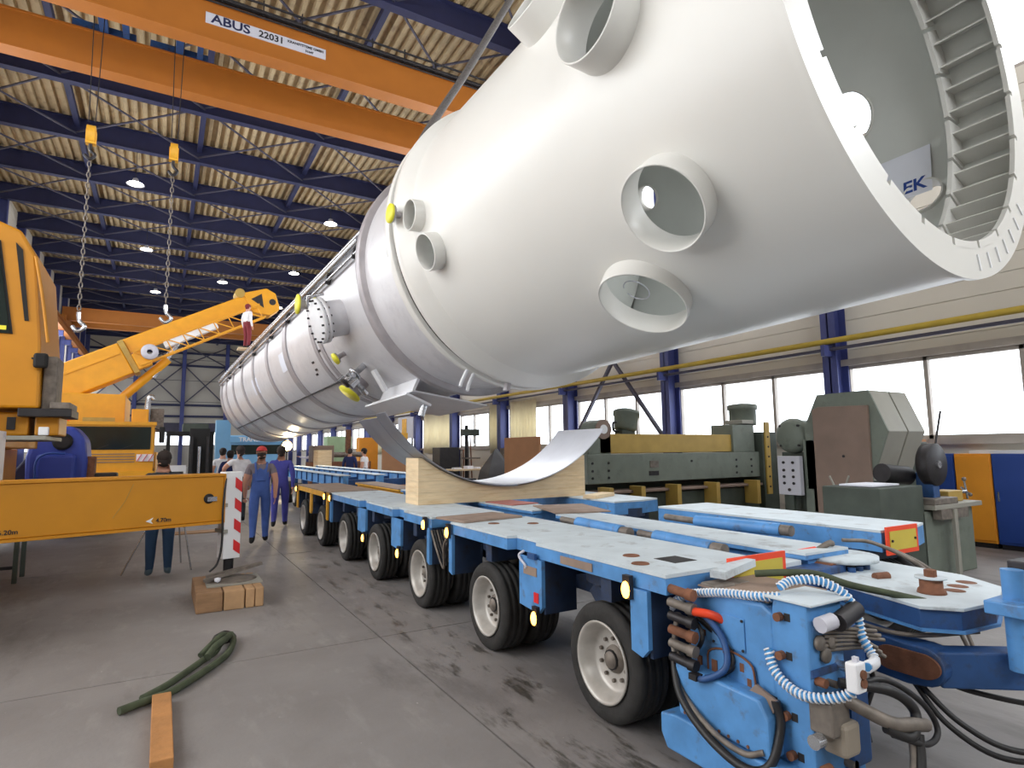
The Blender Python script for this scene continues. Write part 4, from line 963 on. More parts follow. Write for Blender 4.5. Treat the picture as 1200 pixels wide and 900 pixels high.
for i, (x, y, m, s) in enumerate(((8.3,17.2,m_darkmetal,.5),(8.0,19.6,m_hub,.45),(10.6,17.4,m_card,.6),(10.4,13.6,m_rust,.55),(9.8,22.6,m_greend,.7),(8.9,23.9,m_oldwood,.6))):
    q = thing('tool_chest', ['dark low chest in front of the covered machine','grey low chest left of the cluttered bench','brown carton beside the covered machine','rusty chest right of the double brown board','green chest behind the dark cabinet','wooden chest far behind the blue crate'][i], 'chest', (x, y, 0), .1*i)
    MB().box(-s*.6,s*.6,-s*.5,s*.5,.04,s*1.4).obj('body', m, q, .015); MB().box(-s*.62,s*.62,-s*.52,s*.52,s*1.4,s*1.5).obj('lid', m, q, .01); MB().box(-s*.5,s*.5,-s*.4,s*.4,0,.04).obj('foot', m_black, q)
def crate(lab, x0,x1,y0,y1,z1, m, name='crate', cat='crate', split=0, z0=0):
    c = thing(name, lab, cat, ((x0+x1)/2,(y0+y1)/2,z0)); w2, d2 = (x1-x0)/2, (y1-y0)/2
    if split:
        MB().box(-w2,-.01,-d2,d2,0,z1-z0).obj('left_leaf', m, c, .005); MB().box(.01,w2,-d2,d2,0,z1-z0).obj('right_leaf', m, c, .005)
    else:
        MB().box(-w2,w2,-d2,d2,.06,z1-z0).obj('body', m, c, .01); MB().box(-w2*.9,w2*.9,-d2*.9,d2*.9,0,.06).obj('runner', m_darkmetal, c)
    return c
c = crate('tall brown double board standing upright behind the steel liner', 8.7,8.76,0,1.95,2.0, m_card, 'partition_board', 'board'); c.location = (9.0, 14.8, 0); 
for ch in kids(c): pass
bl = thing('leaning_board', 'brown board leaning left of the steel liner in the background', 'board', (6.7, 18.2, 0)); MB().prism([(-.75,0),(.75,0),(.4,1.35),(-.55,2.05),(-.75,2.0)], 0, .05, Mxz).obj('panel', m_card, bl); MB().bar((0,.05,1.4),(0,.8,0),.06,.06).obj('prop', m_oldwood, bl)
crate('blue steel crate below the leaning brown board', 7.4,8.3,21.5,22.5,1.25, m_bluedeep)
crate('dark cabinet behind the cradle block, left of the curtain', 8.9,9.7,20.5,21.2,1.75, m_darkmetal, 'dark_cabinet', 'cabinet')
wb = thing('cluttered_bench', 'workbench with white papers behind the cradle block', 'workbench', (9.2, 18.6, 0))
MB().box(-.8,.8,-.4,.4,.95,1.0).obj('bench_top', m_wood, wb)
for x in (-.7,.7):
    for y in (-.3,.3): MB().box(x-.04,x+.04,y-.04,y+.04,0,.95).obj('leg', m_darkmetal, wb)
for i, (x, y) in enumerate(((-.5,0),(-.1,-.1),(.3,.1),(.6,-.05))):
    o = MB().box(-.14,.14,-.1,.1,0,.05+.05*(i%2)).obj('paper_stack', m_paper); o.location = (9.2+x, 18.6+y, 1.002); o.rotation_euler = (0,0,.3*i); tag(o, ['leftmost white paper stack on the cluttered bench','low white paper stack second from left on the bench','white paper stack second from right on the bench','rightmost white paper stack on the cluttered bench'][i], 'papers', 'paper stacks on the background bench')
tp = thing('covered_machine', 'machine under a dark grey tarpaulin behind the steel liner', 'machine', (9.3, 16.9, 0))
MB().add([(-.6,-.5,0),(.6,-.5,0),(.6,.5,0),(-.6,.5,0),(-.45,-.35,.9),(.5,-.35,.8),(.45,.35,.85),(-.4,.35,1.0),(-.1,-.1,1.65),(.05,.0,1.7)], [(0,1,5,4),(1,2,6,5),(2,3,7,6),(3,0,4,7),(4,5,8),(5,6,9,8),(6,7,9),(7,4,8,9),(3,2,1,0)]).obj('tarpaulin', mat('grey_tarpaulin', (86,86,88), .8), tp)
crate('low navy crate beside the covered machine', 9.5,10.3,15.2,16.2,1.25, m_navy)
cr2 = crate('grey slatted rack beside the cream curtain', 10.9,11.6,18.9,19.5,1.7, m_hub, 'rack', 'rack')
def curtain(lab, ya, yb, z0=1.5, z1=3.5):
    n = 40; v = []
    for i in range(n+1):
        y = ya+(yb-ya)*i/n; x = 11.85+.05*math.sin(i*1.25)
        for (dx) in (0,.015):
            for z in (z0, z1): v.append((x+dx-11.85, y-ya, z-z0))
    fcs = []
    for i in range(n):
        for (p,q) in ((0,1),(1,3),(3,2),(2,0)): fcs.append((i*4+p,i*4+q,(i+1)*4+q,(i+1)*4+p))
    fcs += [(0,2,3,1),(n*4,n*4+1,n*4+3,n*4+2)]
    o = MB().add(v, fcs, True).obj('curtain', m_curtain); o.location = (11.80, ya, z0); return tag(o, lab, 'curtain', 'cream curtains at the right hand windows')
curtain('wide cream curtain right of the blue column behind the liner', 18.4, 20.2); curtain('narrow cream curtain left of the same blue column', 21.0, 21.9)
curtain('cream curtain left of the bright window, above the bench', 25.6, 29.2)
curtain('far cream curtain beyond the yellow notice', 34.9, 38.0)
ps = thing('notice_board', 'grey wall board with a yellow notice between two blue columns', 'notice board', (11.6, 31.5, 2.3)); MB().box(0,.05,-1.2,1.2,0,1.3).obj('board', m_panelgrey, ps); MB().box(-.02,0,-.2,.5,.3,1.1).obj('yellow_notice', m_yellowdeck, ps)
for y in (-1.0, 1.0): MB().box(.0,.05,y-.04,y+.04,-2.3,0).obj('post', m_darkmetal, ps)
crate('bright yellow cabinet in the far background behind the workers', 8.9,9.9,31,31.6,2.35, m_locker_orange, 'yellow_cabinet', 'cabinet')
crate('orange and yellow standing cabinet right of the ladder, far back', 8.9,9.7,26,26.6,2.45, m_yellowdeck, 'orange_cabinet', 'cabinet')
crate('pale green machine cabinet far back near the floodlight', 8.2,9.6,35,36,2.5, mat('pale_green', (150,176,140), .6), 'green_cabinet', 'cabinet')
ld = thing('yellow_ladder', 'yellow ladder leaning against a column in the far background', 'ladder', (9.9, 28.4, 0), R(12))
for x in (-.2,.2): MB().bar((x,0,0),(x,.9,3.3),.06,.05).obj('rail', m_yellowdeck, ld)
for k in range(9): MB().cyl((-.2,.09*k+.1,.33*k+.35),(.2,.09*k+.1,.33*k+.35),.015,6).obj('rung', m_yellowdeck, ld)
fs_ = thing('floodlight', 'glowing floodlight on a stand under the vessel', 'floodlight', (3.43, 25.0, 0))
fs_.location = (4.2, 24.6, 0)
MB().cyl((0,0,0),(0,0,1.75),.03,8).obj('stand', m_darkmetal, fs_); MB().lathe([(.2,0),(.22,.08),(.12,.25),(0,.28)], frame((0,-.05,1.88),(0,1,0)), 24).obj('reflector', m_hub, fs_)
MB().lathe([(0,.02),(.17,.02),(.17,.0),(0,-.01)], frame((0,-.05,1.88),(0,1,0)), 24).obj('lamp_glass', m_flood, fs_)
MB().box(-.5,.5,-.3,.3,0,.06).obj('foot', m_darkmetal, fs_)
fp = bpy.data.lights.new('flood', 'SPOT'); fp.energy = 250; fp.color = (1,.8,.5); fp.spot_size = R(120); fp.shadow_soft_size = .2
fo = bpy.data.objects.new('flood', fp); C.objects.link(fo); fo.location = (4.2, 24.3, 1.88); fo.rotation_euler = (R(100), 0, R(180))
mm_ = thing('lathe_machine', 'dark brown workshop machine right of the floodlight', 'machine', (6.6, 26.5, 0))
MB().box(-1.2,1.4,-.5,.5,0,1.2).obj('bed', m_rust, mm_, .02); MB().box(-1.1,-.2,-.4,.4,1.2,1.9).obj('headstock', m_brownpanel, mm_, .02); MB().box(.4,.6,-.1,.1,1.2,2.6).obj('column', m_rust, mm_); MB().cyl((-.2,0,1.5),(1.2,0,1.5),.12,12).obj('workpiece', m_hub, mm_)
crate('pale yellow wooden box beside the brown machine', 5.35,5.9,24.4,25.2,1.7, m_wood, 'wooden_box', 'box')

# ================================================================== MOBILE CRANES (left)
m_nyellow = mat('near_crane_shaded_paint', (200,134,14), .45, 0, .06, 3)  # crane yellow darkened to paint in the shade on this crane
ca = thing('mobile_crane', 'yellow mobile crane at the left edge with cab and long outrigger beam', 'crane', (-2.5, 8.0, 0))
def cbx(name, m, x0,x1,y0,y1,z0,z1, bevel=.02, parent=None): return MB().box(x0+2.5,x1+2.5,y0-8,y1-8,z0,z1).obj(name, m, parent or ca, bevel)
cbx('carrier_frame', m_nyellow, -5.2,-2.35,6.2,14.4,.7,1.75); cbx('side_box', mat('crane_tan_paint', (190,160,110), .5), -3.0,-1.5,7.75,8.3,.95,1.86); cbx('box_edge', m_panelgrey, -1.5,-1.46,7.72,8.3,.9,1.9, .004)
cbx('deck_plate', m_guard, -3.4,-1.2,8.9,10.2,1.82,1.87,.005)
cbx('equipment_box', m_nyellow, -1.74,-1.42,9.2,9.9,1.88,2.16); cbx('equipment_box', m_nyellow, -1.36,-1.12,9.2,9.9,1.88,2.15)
cbx('slot', m_darkmetal, -1.62,-1.54,9.17,9.2,1.95,2.1, 0); cbx('step_light', m_white, -1.3,-1.2,9.05,9.12,1.88,1.98,.01)
wbd = cbx('warning_board', m_white, -2.1,-1.72,8.95,8.98,1.9,2.16,0)
for k in range(3): MB().bar((.35+.14*k,.94,1.9),(.48+.14*k,.94,2.16),.02,.05,(0,1,0)).obj('red_stripe', m_red, wbd)
cabp = [(-3.3,2.2),(-1.3,2.2),(-1.33,3.0),(-1.44,4.06),(-1.6,4.36),(-1.85,4.46),(-3.3,4.5)]
cabp = [(x+2.5, z) for x, z in cabp]
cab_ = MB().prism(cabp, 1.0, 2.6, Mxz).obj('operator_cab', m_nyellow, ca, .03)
wp = [(-3.0,3.08),(-1.6,3.08),(-1.78,4.2),(-3.0,4.3)]; wp = [(x+2.5, z) for x, z in wp]
MB().prism(wp, .985, 1.0, Mxz).obj('window_gasket', m_black, cab_); MB().prism([(x*.97-.0, z*.995+.015) for x, z in wp], .975, .984, Mxz).obj('window_glass', m_screen, cab_)
MB().box(.7,.84,.968,.974,3.12,3.17).obj('sticker', m_yellowcap, cab_)
gp = [(-1.50,3.25),(-1.46,3.25),(-1.57,4.12),(-1.64,4.2)]; MB().prism([(x+2.5,z) for x,z in gp], .985, .999, Mxz).obj('rubber_seal', m_black, cab_)
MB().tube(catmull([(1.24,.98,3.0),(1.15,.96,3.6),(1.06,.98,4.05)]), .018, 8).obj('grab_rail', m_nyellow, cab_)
cbx('cab_corner', m_hub, -1.3,-1.16,9.1,9.6,2.18,2.85); cbx('cab_step', m_darkmetal, -1.5,-.98,9.0,9.7,2.1,2.2,.01); cbx('step_plate', m_hub, -1.2,-1.0,9.0,9.7,2.2,2.28,.01)
MB().box(1.12,1.26,.9,1.0,2.68,2.86).obj('mirror', m_black, ca, .03); MB().tube([(1.1,.98,2.8),(1.15,.95,2.78)], .012, 6).obj('mirror_arm', m_black, ca)
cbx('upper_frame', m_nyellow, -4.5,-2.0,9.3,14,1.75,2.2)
for y in (7.2, 9.2, 11.5, 13.4):
    for x in (-4.9,-2.7):
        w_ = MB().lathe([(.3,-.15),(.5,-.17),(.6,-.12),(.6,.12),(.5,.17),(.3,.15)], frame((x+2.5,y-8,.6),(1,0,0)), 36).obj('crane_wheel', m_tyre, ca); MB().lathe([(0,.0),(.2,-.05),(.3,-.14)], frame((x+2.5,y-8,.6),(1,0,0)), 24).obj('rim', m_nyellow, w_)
# outrigger beam pointing to the right
def orr(name, s0, s1, n0, n1, z0, z1, m, parent, bevel=.008):
    A = V((-1.28+2.5, 7.2-8, 0)); D = V((1.93,.5,0)).normalized(); N2 = V((-D.y, D.x, 0)); M_ = Matrix((D, N2, V((0,0,1)))).transposed().to_4x4(); M_.translation = A
    return MB().box(s0,s1,n0,n1,z0,z1,M_).obj(name, m, parent, bevel), M_
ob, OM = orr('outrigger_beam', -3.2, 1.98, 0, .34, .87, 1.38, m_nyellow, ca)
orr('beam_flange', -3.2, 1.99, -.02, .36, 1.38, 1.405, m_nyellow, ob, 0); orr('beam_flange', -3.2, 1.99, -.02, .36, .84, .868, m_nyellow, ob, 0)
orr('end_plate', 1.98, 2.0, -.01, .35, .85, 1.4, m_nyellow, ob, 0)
MB().lathe([(0,0),(.055,0),(.055,.006),(0,.006)], OM @ frame((1.82,-.004,1.13),(0,-1,0)), 24).obj('pin_hole', m_black, ob); MB().box(1.8,1.9,-.03,-.01,1.1,1.15,OM).obj('locking_pin', m_chrome, ob)
MB().prism([(1.2,.93),(1.27,.90),(1.25,.93),(1.27,.965)], -.006, -.001, OM @ Mxz).obj('white_arrow', m_white, ob)
text('lettering', '4.70m', .06, m_darkmetal, OM @ frame((1.37,-.003,.93),(0,-1,0),(1,0,0)), ob); text('lettering', '6.20m', .06, m_darkmetal, OM @ frame((.08,-.003,.93),(0,-1,0),(1,0,0)), ob)
MB().tube([OM @ V(p) for p in ((.9,-.004,.99),(1.0,-.004,1.15),(1.07,-.004,1.33))], .003, 5).obj('weld_scratch', m_ochre, ob)
# jack leg
lg = MB().box(2.02,2.21,.06,.26,.42,1.42,OM).obj('jack_leg', m_white, ca, .006)
for k in range(4):
    z = .52+k*.24
    MB().add([OM @ V(p) for p in ((2.13,.052,z),(2.205,.052,z-.06),(2.205,.052,z+.06),(2.13,.052,z+.12),(2.13,.058,z),(2.205,.058,z-.06),(2.205,.058,z+.06),(2.13,.058,z+.12))], [(0,1,2,3),(7,6,5,4),(0,4,5,1),(1,5,6,2),(2,6,7,3),(3,7,4,0)]).obj('red_stripe', m_red, lg)
MB().box(2.0,2.04,.02,.3,1.02,1.06,OM).box(2.0,2.05,.02,.3,.72,.76,OM).obj('bracket', m_guard, lg)
MB().cyl(OM @ V((2.12,.16,.27)), OM @ V((2.12,.16,.43)), .055, 16).obj('jack_ram', m_darkmetal, lg)
MB().tube(catmull([OM @ V(p) for p in ((2.0,.0,1.35),(1.97,-.03,1.0),(1.97,-.03,.6),(1.93,-.03,.4),(1.85,-.03,.32))]), .012, 6).obj('hanging_cable', m_cable, lg)
# pad and timbers
pd = thing('outrigger_pad', 'dirty steel outrigger pad under the striped jack leg', 'steel plate', (.74, 7.62, .205))
MB().lathe([(0,0),(.26,0),(.27,.012),(.22,.02),(.12,.05),(.0,.055)], n=28).obj('pad_plate', m_hub, pd)
MB().box(-.26,.3,-.3,.22,-.003,.012).obj('square_plate', m_guard, pd)
MB().bar((-.28,-.1,.04),(.32,.0,.16),.07,.03).bar((-.25,.1,.05),(.2,.12,.12),.05,.025).obj('angle_iron', m_hub, pd)
MB().lathe([(0,0),(.03,.02),(.035,.05),(0,.06)], Matrix.Translation((-.15,-.18,.02)), 10).obj('white_rag', m_paper, pd)
for i, (x0, x1, lab, dk) in enumerate(((.37,.62,'leftmost dark squared timber under the outrigger pad',1),(.63,.83,'second squared timber from the left under the outrigger pad',0),(.84,.93,'narrow third timber under the outrigger pad',0),(.935,1.02,'rightmost narrow timber under the outrigger pad',0))):
    o = MB().box(x0-.7,x1-.7,-.5,.42 if i else .5,0,.2).obj('timber', m_oldwood if dk else mat('tan_timber', (178,142,104), .8, 0, .15, 5, bump=.2), None, .012); o.location = (.7, 7.58, 0); tag(o, lab, 'timber', 'squared timbers under the outrigger')

# far crane with the long boom
cB = thing('mobile_crane', 'yellow mobile crane with raised telescopic boom facing the camera', 'crane', (-1.5, 24, 0))
def b2(name, m, x0,x1,y0,y1,z0,z1, bevel=.03, parent=None): return MB().box(x0+1.5,x1+1.5,y0-24,y1-24,z0,z1).obj(name, m, parent or cB, bevel)
cf = b2('driver_cab', m_cyellow, -2.8,-.25,24,26.2,.85,2.68)
b2('windscreen', m_screen, -2.68,-.36,23.97,24.0,1.78,2.55, .01, cf); b2('roof_edge', m_cyellow, -2.85,-.2,23.93,24.1,2.6,2.72,.01,cf)
for x in (-1.9,-1.2): MB().bar((x+1.5,-.05,1.8),(x+1.85,-.05,1.95),.02,.02).obj('wiper', m_black, cf)
for k in range(4): b2('grille_slat', m_brownpanel, -2.1,-.8,23.97,24,1.35+.09*k,1.38+.09*k, 0, cf)
wb2 = b2('warning_board', m_white, -.75,-.25,23.9,23.93,1.38,1.62,0)
for k in range(3): MB().bar((.77+.17*k,-.11,1.38),(.9+.17*k,-.11,1.62),.02,.07,(0,1,0)).obj('red_stripe', m_red, wb2)
b2('bumper', m_cyellow, -2.85,-.2,23.85,24,.6,1.05); b2('door_mirror', m_black, -.12,.05,23.8,23.9,2.0,2.55); MB().bar((1.25,0,2.5),(1.5,-.12,2.4),.04,.04).obj('mirror_arm', m_black, cB)
b2('carrier_frame', m_cyellow, -2.8,-.2,26.3,38,.8,1.7)
for y in (25.2,27.2,31,33,35,37):
    for x in (-2.6,-.4): w_ = MB().lathe([(.3,-.15),(.5,-.17),(.6,-.12),(.6,.12),(.5,.17),(.3,.15)], frame((x+1.5,y-24,.6),(1,0,0)), 30).obj('crane_wheel', m_tyre, cB)
b2('superstructure', m_cyellow, -3.6,-1.3,27,31,2.0,3.9); b2('louvre_panel', m_ochre, -2.6,-1.6,26.97,27,2.6,3.0,.0); b2('slew_ring', m_darkmetal, -2.9,-.9,27.6,30.4,1.7,2.0)
MB().sphere((-1.55,3,2.82),.09,12).obj('beacon', m_platered, cB)
b2('tank', m_cyellow, -1.05,-.5,26.2,27,2.5,3.3); b2('exhaust_box', m_hub, -.45,0,26.6,27.2,2.5,3.35); MB().tube(catmull([(.95,2.5,2.7),(.95,2.5,3.6),(1.05,2.5,3.8),(1.15,2.5,3.7)]), .1, 10).obj('exhaust_pipe', m_chrome, cB)
A0 = V((-4.0+1.5, 4.0, 4.1)); A1 = V((4.0+1.5, 4.0, 8.42)); BD = (A1-A0).normalized(); L_b = (A1-A0).length
BM_ = Matrix((BD, V((0,1,0)), BD.cross(V((0,1,0))))).transposed().to_4x4(); BM_.translation = A0   # x along the boom, z across
def bb(name, m, s0,s1,y0,y1,n0,n1, bevel=.03, parent=None): return MB().box(s0,s1,y0,y1,n0,n1,BM_).obj(name, m, parent or cB, bevel)
b1 = bb('boom_base', m_cyellow, -.4,2.9,-.5,.5,-.75,.55, .05); bb('boom_rib', m_cyellow, -.2,2.8,-.54,-.5,.1,.2,.01,b1)
bb('boom_collar', m_ochre, 2.9,3.1,-.55,.55,-.8,.6,.02); b2s = bb('boom_section', m_cyellow, 3.1,8.1,-.35,.35,.05,.62)
bb('boom_section', m_cyellow, 3.1,8.1,-.4,-.36,.0,.1,.005)
# stowed lattice jib on the near side
jb = MB()
nodes = [(3.2+.62*k) for k in range(9)]
for (z, y) in ((-.05,-.9),(-.62,-.9),(-.05,-.5),(-.62,-.5)): MB().bar(BM_ @ V((3.2,y,z)), BM_ @ V((8.3,y,z)), .06, .06, (0,1,0)).obj('jib_chord', m_cyellow, cB)
for k in range(8):
    a, b = nodes[k], nodes[k+1]
    MB().bar(BM_ @ V((a,-.9,-.05)), BM_ @ V((b,-.9,-.62)), .04, .04, (0,1,0)).obj('jib_brace', m_cyellow, cB)
    MB().bar(BM_ @ V((b,-.9,-.62)), BM_ @ V((b,-.9,-.05)), .035, .035, (0,1,0)).obj('jib_brace', m_cyellow, cB)
bb('white_cover', m_white, 4.3,6.4,-.88,-.5,-.35,-.1,.02); MB().lathe([(.1,0),(.3,0),(.3,.12),(.1,.12)], BM_ @ frame((3.7,-1.0,-.3),(0,-1,0)), 24).obj('cable_reel', m_panelgrey, cB)
bb('side_gear', m_cyellow, 3.1,3.6,-.85,-.4,-.75,-.1)
hd = MB().prism([(8.0,.72),(9.0,.55),(9.25,.2),(9.1,-.5),(8.6,-.6),(8.0,-.2)], -.4, .4, BM_ @ Mxz).obj('boom_head', m_cyellow, cB, .03)
MB().cyl(BM_ @ V((8.95,-.42,-.1)), BM_ @ V((8.95,.42,-.1)), .14, 16).obj('head_sheave', m_darkmetal, hd); MB().prism([(8.2,.35),(8.7,.4),(8.5,-.2)], -.41, -.4, BM_ @ Mxz).obj('head_opening', m_darkmetal, hd)
MB().cyl(BM_ @ V((7.9,-.42,.75)), BM_ @ V((7.9,.42,.75)), .2, 16).obj('head_sheave', m_ochre, hd)
MB().cyl((-.1,4,3.7), BM_ @ V((4.2,0,-.7)), .17, 16).obj('lift_cylinder', m_cyellow, cB); MB().cyl(BM_ @ V((3.4,0,-1.15)), BM_ @ V((5.0,0,-.1)), .1, 12).obj('cylinder_rod', m_chrome, cB)
# forklift
fk = thing('forklift', 'black forklift with mast and overhead guard behind the outrigger beam', 'forklift', (.62, 17.3, 0))
for x in (-.5,.45):
    MB().box(x-.04,x+.04,-.5,-.42,.0,2.1).obj('guard_post', m_black, fk); MB().box(x-.04,x+.04,.9,.98,.4,2.1).obj('guard_post', m_black, fk)
MB().box(-.55,.5,-.5,1.0,2.1,2.18).obj('guard_roof', m_black, fk, .01); MB().box(-.5,.5,-.2,1.6,.35,1.05).obj('body', m_darkmetal, fk, .04); MB().box(-.05,.4,-.6,-.5,.1,2.25).obj('mast', m_black, fk, .01)
for x in (0,.35): MB().box(x-.03,x+.03,-.72,-.6,.1,2.05).obj('mast_channel', m_darkmetal, fk)
MB().cyl((.17,-.68,.3),(.17,-.68,1.8),.04,10).obj('lift_ram', m_chrome, fk); MB().box(-.45,-.1,-.56,-.53,1.15,1.35).obj('white_plate', m_white, fk)
for x in (-.42,.42):
    for y in (0,1.3): MB().lathe([(.1,-.1),(.28,-.1),(.3,-.06),(.3,.06),(.28,.1),(.1,.1)], frame((x,y,.3),(1,0,0)), 24).obj('tyre', m_tyre, fk)
MB().box(-.6,-.55,-.3,-.1,1.6,1.75).obj('mirror', m_black, fk); MB().box(-.2,.4,.1,.5,2.18,2.4).obj('roof_box', m_greend, fk, .02)
for x in (-.05,.3): MB().box(x,x+.08,-1.7,-.72,.05,.1).obj('fork', m_darkmetal, fk)
# light blue lorry far away under the vessel end
lo = thing('lorry', 'light blue lorry cab under the far end of the vessel', 'lorry', (3.9, 31, 0))
m_lb = mat('light_blue_paint', (120,176,220), .5, 0, .05)
MB().box(-1.25,1.25,0,2.2,.9,2.45).obj('cab', m_lb, lo, .06); MB().box(-1.1,1.1,-.03,0,1.55,2.0).obj('windscreen', m_screen, lo, .01); MB().box(-1.2,1.2,-.06,-.02,2.1,2.4).obj('sun_visor', m_lb, lo, .01)
text('lettering', 'TRANSPORT', .28, m_white, frame((0,-.07,2.25),(0,-1,0),(1,0,0)), lo); MB().box(-1.25,1.25,-.1,0,.45,.9).obj('bumper', m_bluedeep, lo, .02); MB().box(-1.2,1.2,2.2,7,.8,1.0).obj('chassis', m_darkmetal, lo)
for x in (-1.05,1.05):
    for y in (.8,4.8,6): MB().lathe([(.2,-.14),(.48,-.15),(.5,-.1),(.5,.1),(.48,.15),(.2,.14)], frame((x,y,.5),(1,0,0)), 28).obj('tyre', m_tyre, lo)
b3 = crate('tall pale blue tank standing left of the lorry', 1.9,2.45,27.6,28.2,3.0, m_lb, 'blue_tank', 'tank')
# blue rounded machine beside the crane carrier
bmq = thing('blue_machine', 'royal blue rounded machine with a dark round port behind the outrigger beam', 'machine', (-1.8, 14.8, 0))
m_rb = mat('royal_blue_paint', (46,66,158), .5, 0, .08, 3)
MB().prism([(-.45,0),(.45,0),(.5,1.5),(.45,1.95),(.25,2.2),(-.15,2.22),(-.4,2.0),(-.5,1.6)], 0, 1.0, Mxz).obj('housing', m_rb, bmq, .08)
MB().prism([(-.45,.3),(-.9,.5),(-.9,1.0),(-.4,1.75)], .15, .9, Mxz).obj('side_chute', m_navy, bmq, .04)
MB().box(-.32,.32,-.12,.02,.7,1.65).obj('service_cover', m_rb, bmq, .07)
MB().lathe([(.12,0),(.16,0),(.17,.06),(.12,.07)], frame((.08,.02,1.9),(0,-1,0)), 28).obj('port_ring', m_black, bmq); MB().cyl((.08,.01,1.9),(.08,-.01,1.9),.13,24).obj('port', m_darkmetal, bmq)
MB().box(-.08,.12,-.02,0,2.1,2.16).obj('white_label', m_white, bmq); MB().tube(catmull([(-.3,-.13,1.1),(-.3,-.16,1.5),(-.15,-.16,1.66),(.15,-.16,1.66)]), .02, 8).obj('handle_rail', m_locker_blue, bmq)
MB().box(.45,.62,.1,.5,.4,1.6).obj('red_guard', m_rust, bmq, .03); MB().box(.5,1.0,.2,.8,.0,1.25).obj('dark_base', m_darkmetal, bmq, .04)
# tripod
tr = thing('survey_tripod', 'silver survey tripod standing behind the yellow outrigger beam', 'tripod', (.2, 9.98, 0))
for (x, y) in ((-.61,-.14),(.23,-.22),(.12,.5)):
    a = V((x,y,0)); b = V((0,0,1.35)); q = MB().tube([a.lerp(b,.45), b], .017, 8).obj('leg', m_panelgrey, tr); MB().tube([a, a.lerp(b,.5)], .011, 8).obj('lower_leg', m_chrome, q); MB().tube([a.lerp(b,.44),a.lerp(b,.47)], .024, 8).obj('leg_clamp', m_black, q)
MB().cyl((0,0,1.33),(0,0,1.38),.08,16).obj('tripod_head', m_darkmetal, tr)
# stand and small items at the left edge
st = thing('trestle', 'dark low metal trestle at the left edge under the outrigger beam', 'trestle', (-1.72, 10.3, 0))
for (x, y) in ((.15,-.25),(.15,.25),(-.6,-.25),(-.6,.25)): MB().box(x-.025,x+.025,y-.025,y+.025,0,.85).obj('leg', m_greend, st)
for z in (.2,.6,.85): MB().box(-.62,.17,-.27,-.23,z-.02,z+.02).obj('rail', m_darkmetal, st)
# floor things
pk2 = MB().box(-.055,.055,-.5,.5,0,.07).obj('wooden_batten', m_oldwood, None, .006); pk2.data.materials[0] = mat('batten_wood', (176,124,74), .75, 0, .2, 6, bump=.2); pk2.location = (.072, 4.25, 0); pk2.rotation_euler = (0,0,.0); tag(pk2, 'single wooden batten lying on the concrete floor at the lower left', 'batten')
slg = thing('lifting_strap', 'olive green textile lifting strap lying in a loop on the floor', 'strap', (0,0,0))
def strap(P, r, m=m_sling, nm='strap'): return MB().tube(catmull([(x,y,z) for x,y,z in P], 8), r, 8).obj(nm, m, slg)
strap([(-.16,4.68,.03),(.0,4.78,.03),(.13,4.86,.03),(.25,5.02,.03),(.4,5.25,.03),(.53,5.5,.03),(.6,5.78,.04),(.6,5.98,.05)], .026)
strap([(-.04,4.83,.03),(.1,5.0,.03),(.22,5.2,.03),(.36,5.45,.03),(.46,5.6,.04),(.52,5.85,.07)], .024)
strap([(.38,5.42,.05),(.44,5.55,.08),(.5,5.65,.09),(.57,5.8,.09)], .03); strap([(.34,5.56,.03),(.42,5.64,.08),(.5,5.72,.12),(.56,5.86,.08)], .026)
strap([(.48,6.0,.04),(.56,6.02,.06),(.62,5.92,.04),(.55,5.85,.03),(.47,5.9,.04),(.48,6.0,.04)], .02, m_darkmetal, 'eye_loop')
wd2 = MB().box(-.5,.5,-.22,.22,0,.02).obj('plywood_sheet', m_oldwood); wd2.location = (.8, 14.2, 0); tag(wd2, 'brown plywood sheet lying flat on the floor behind the jack leg', 'board')
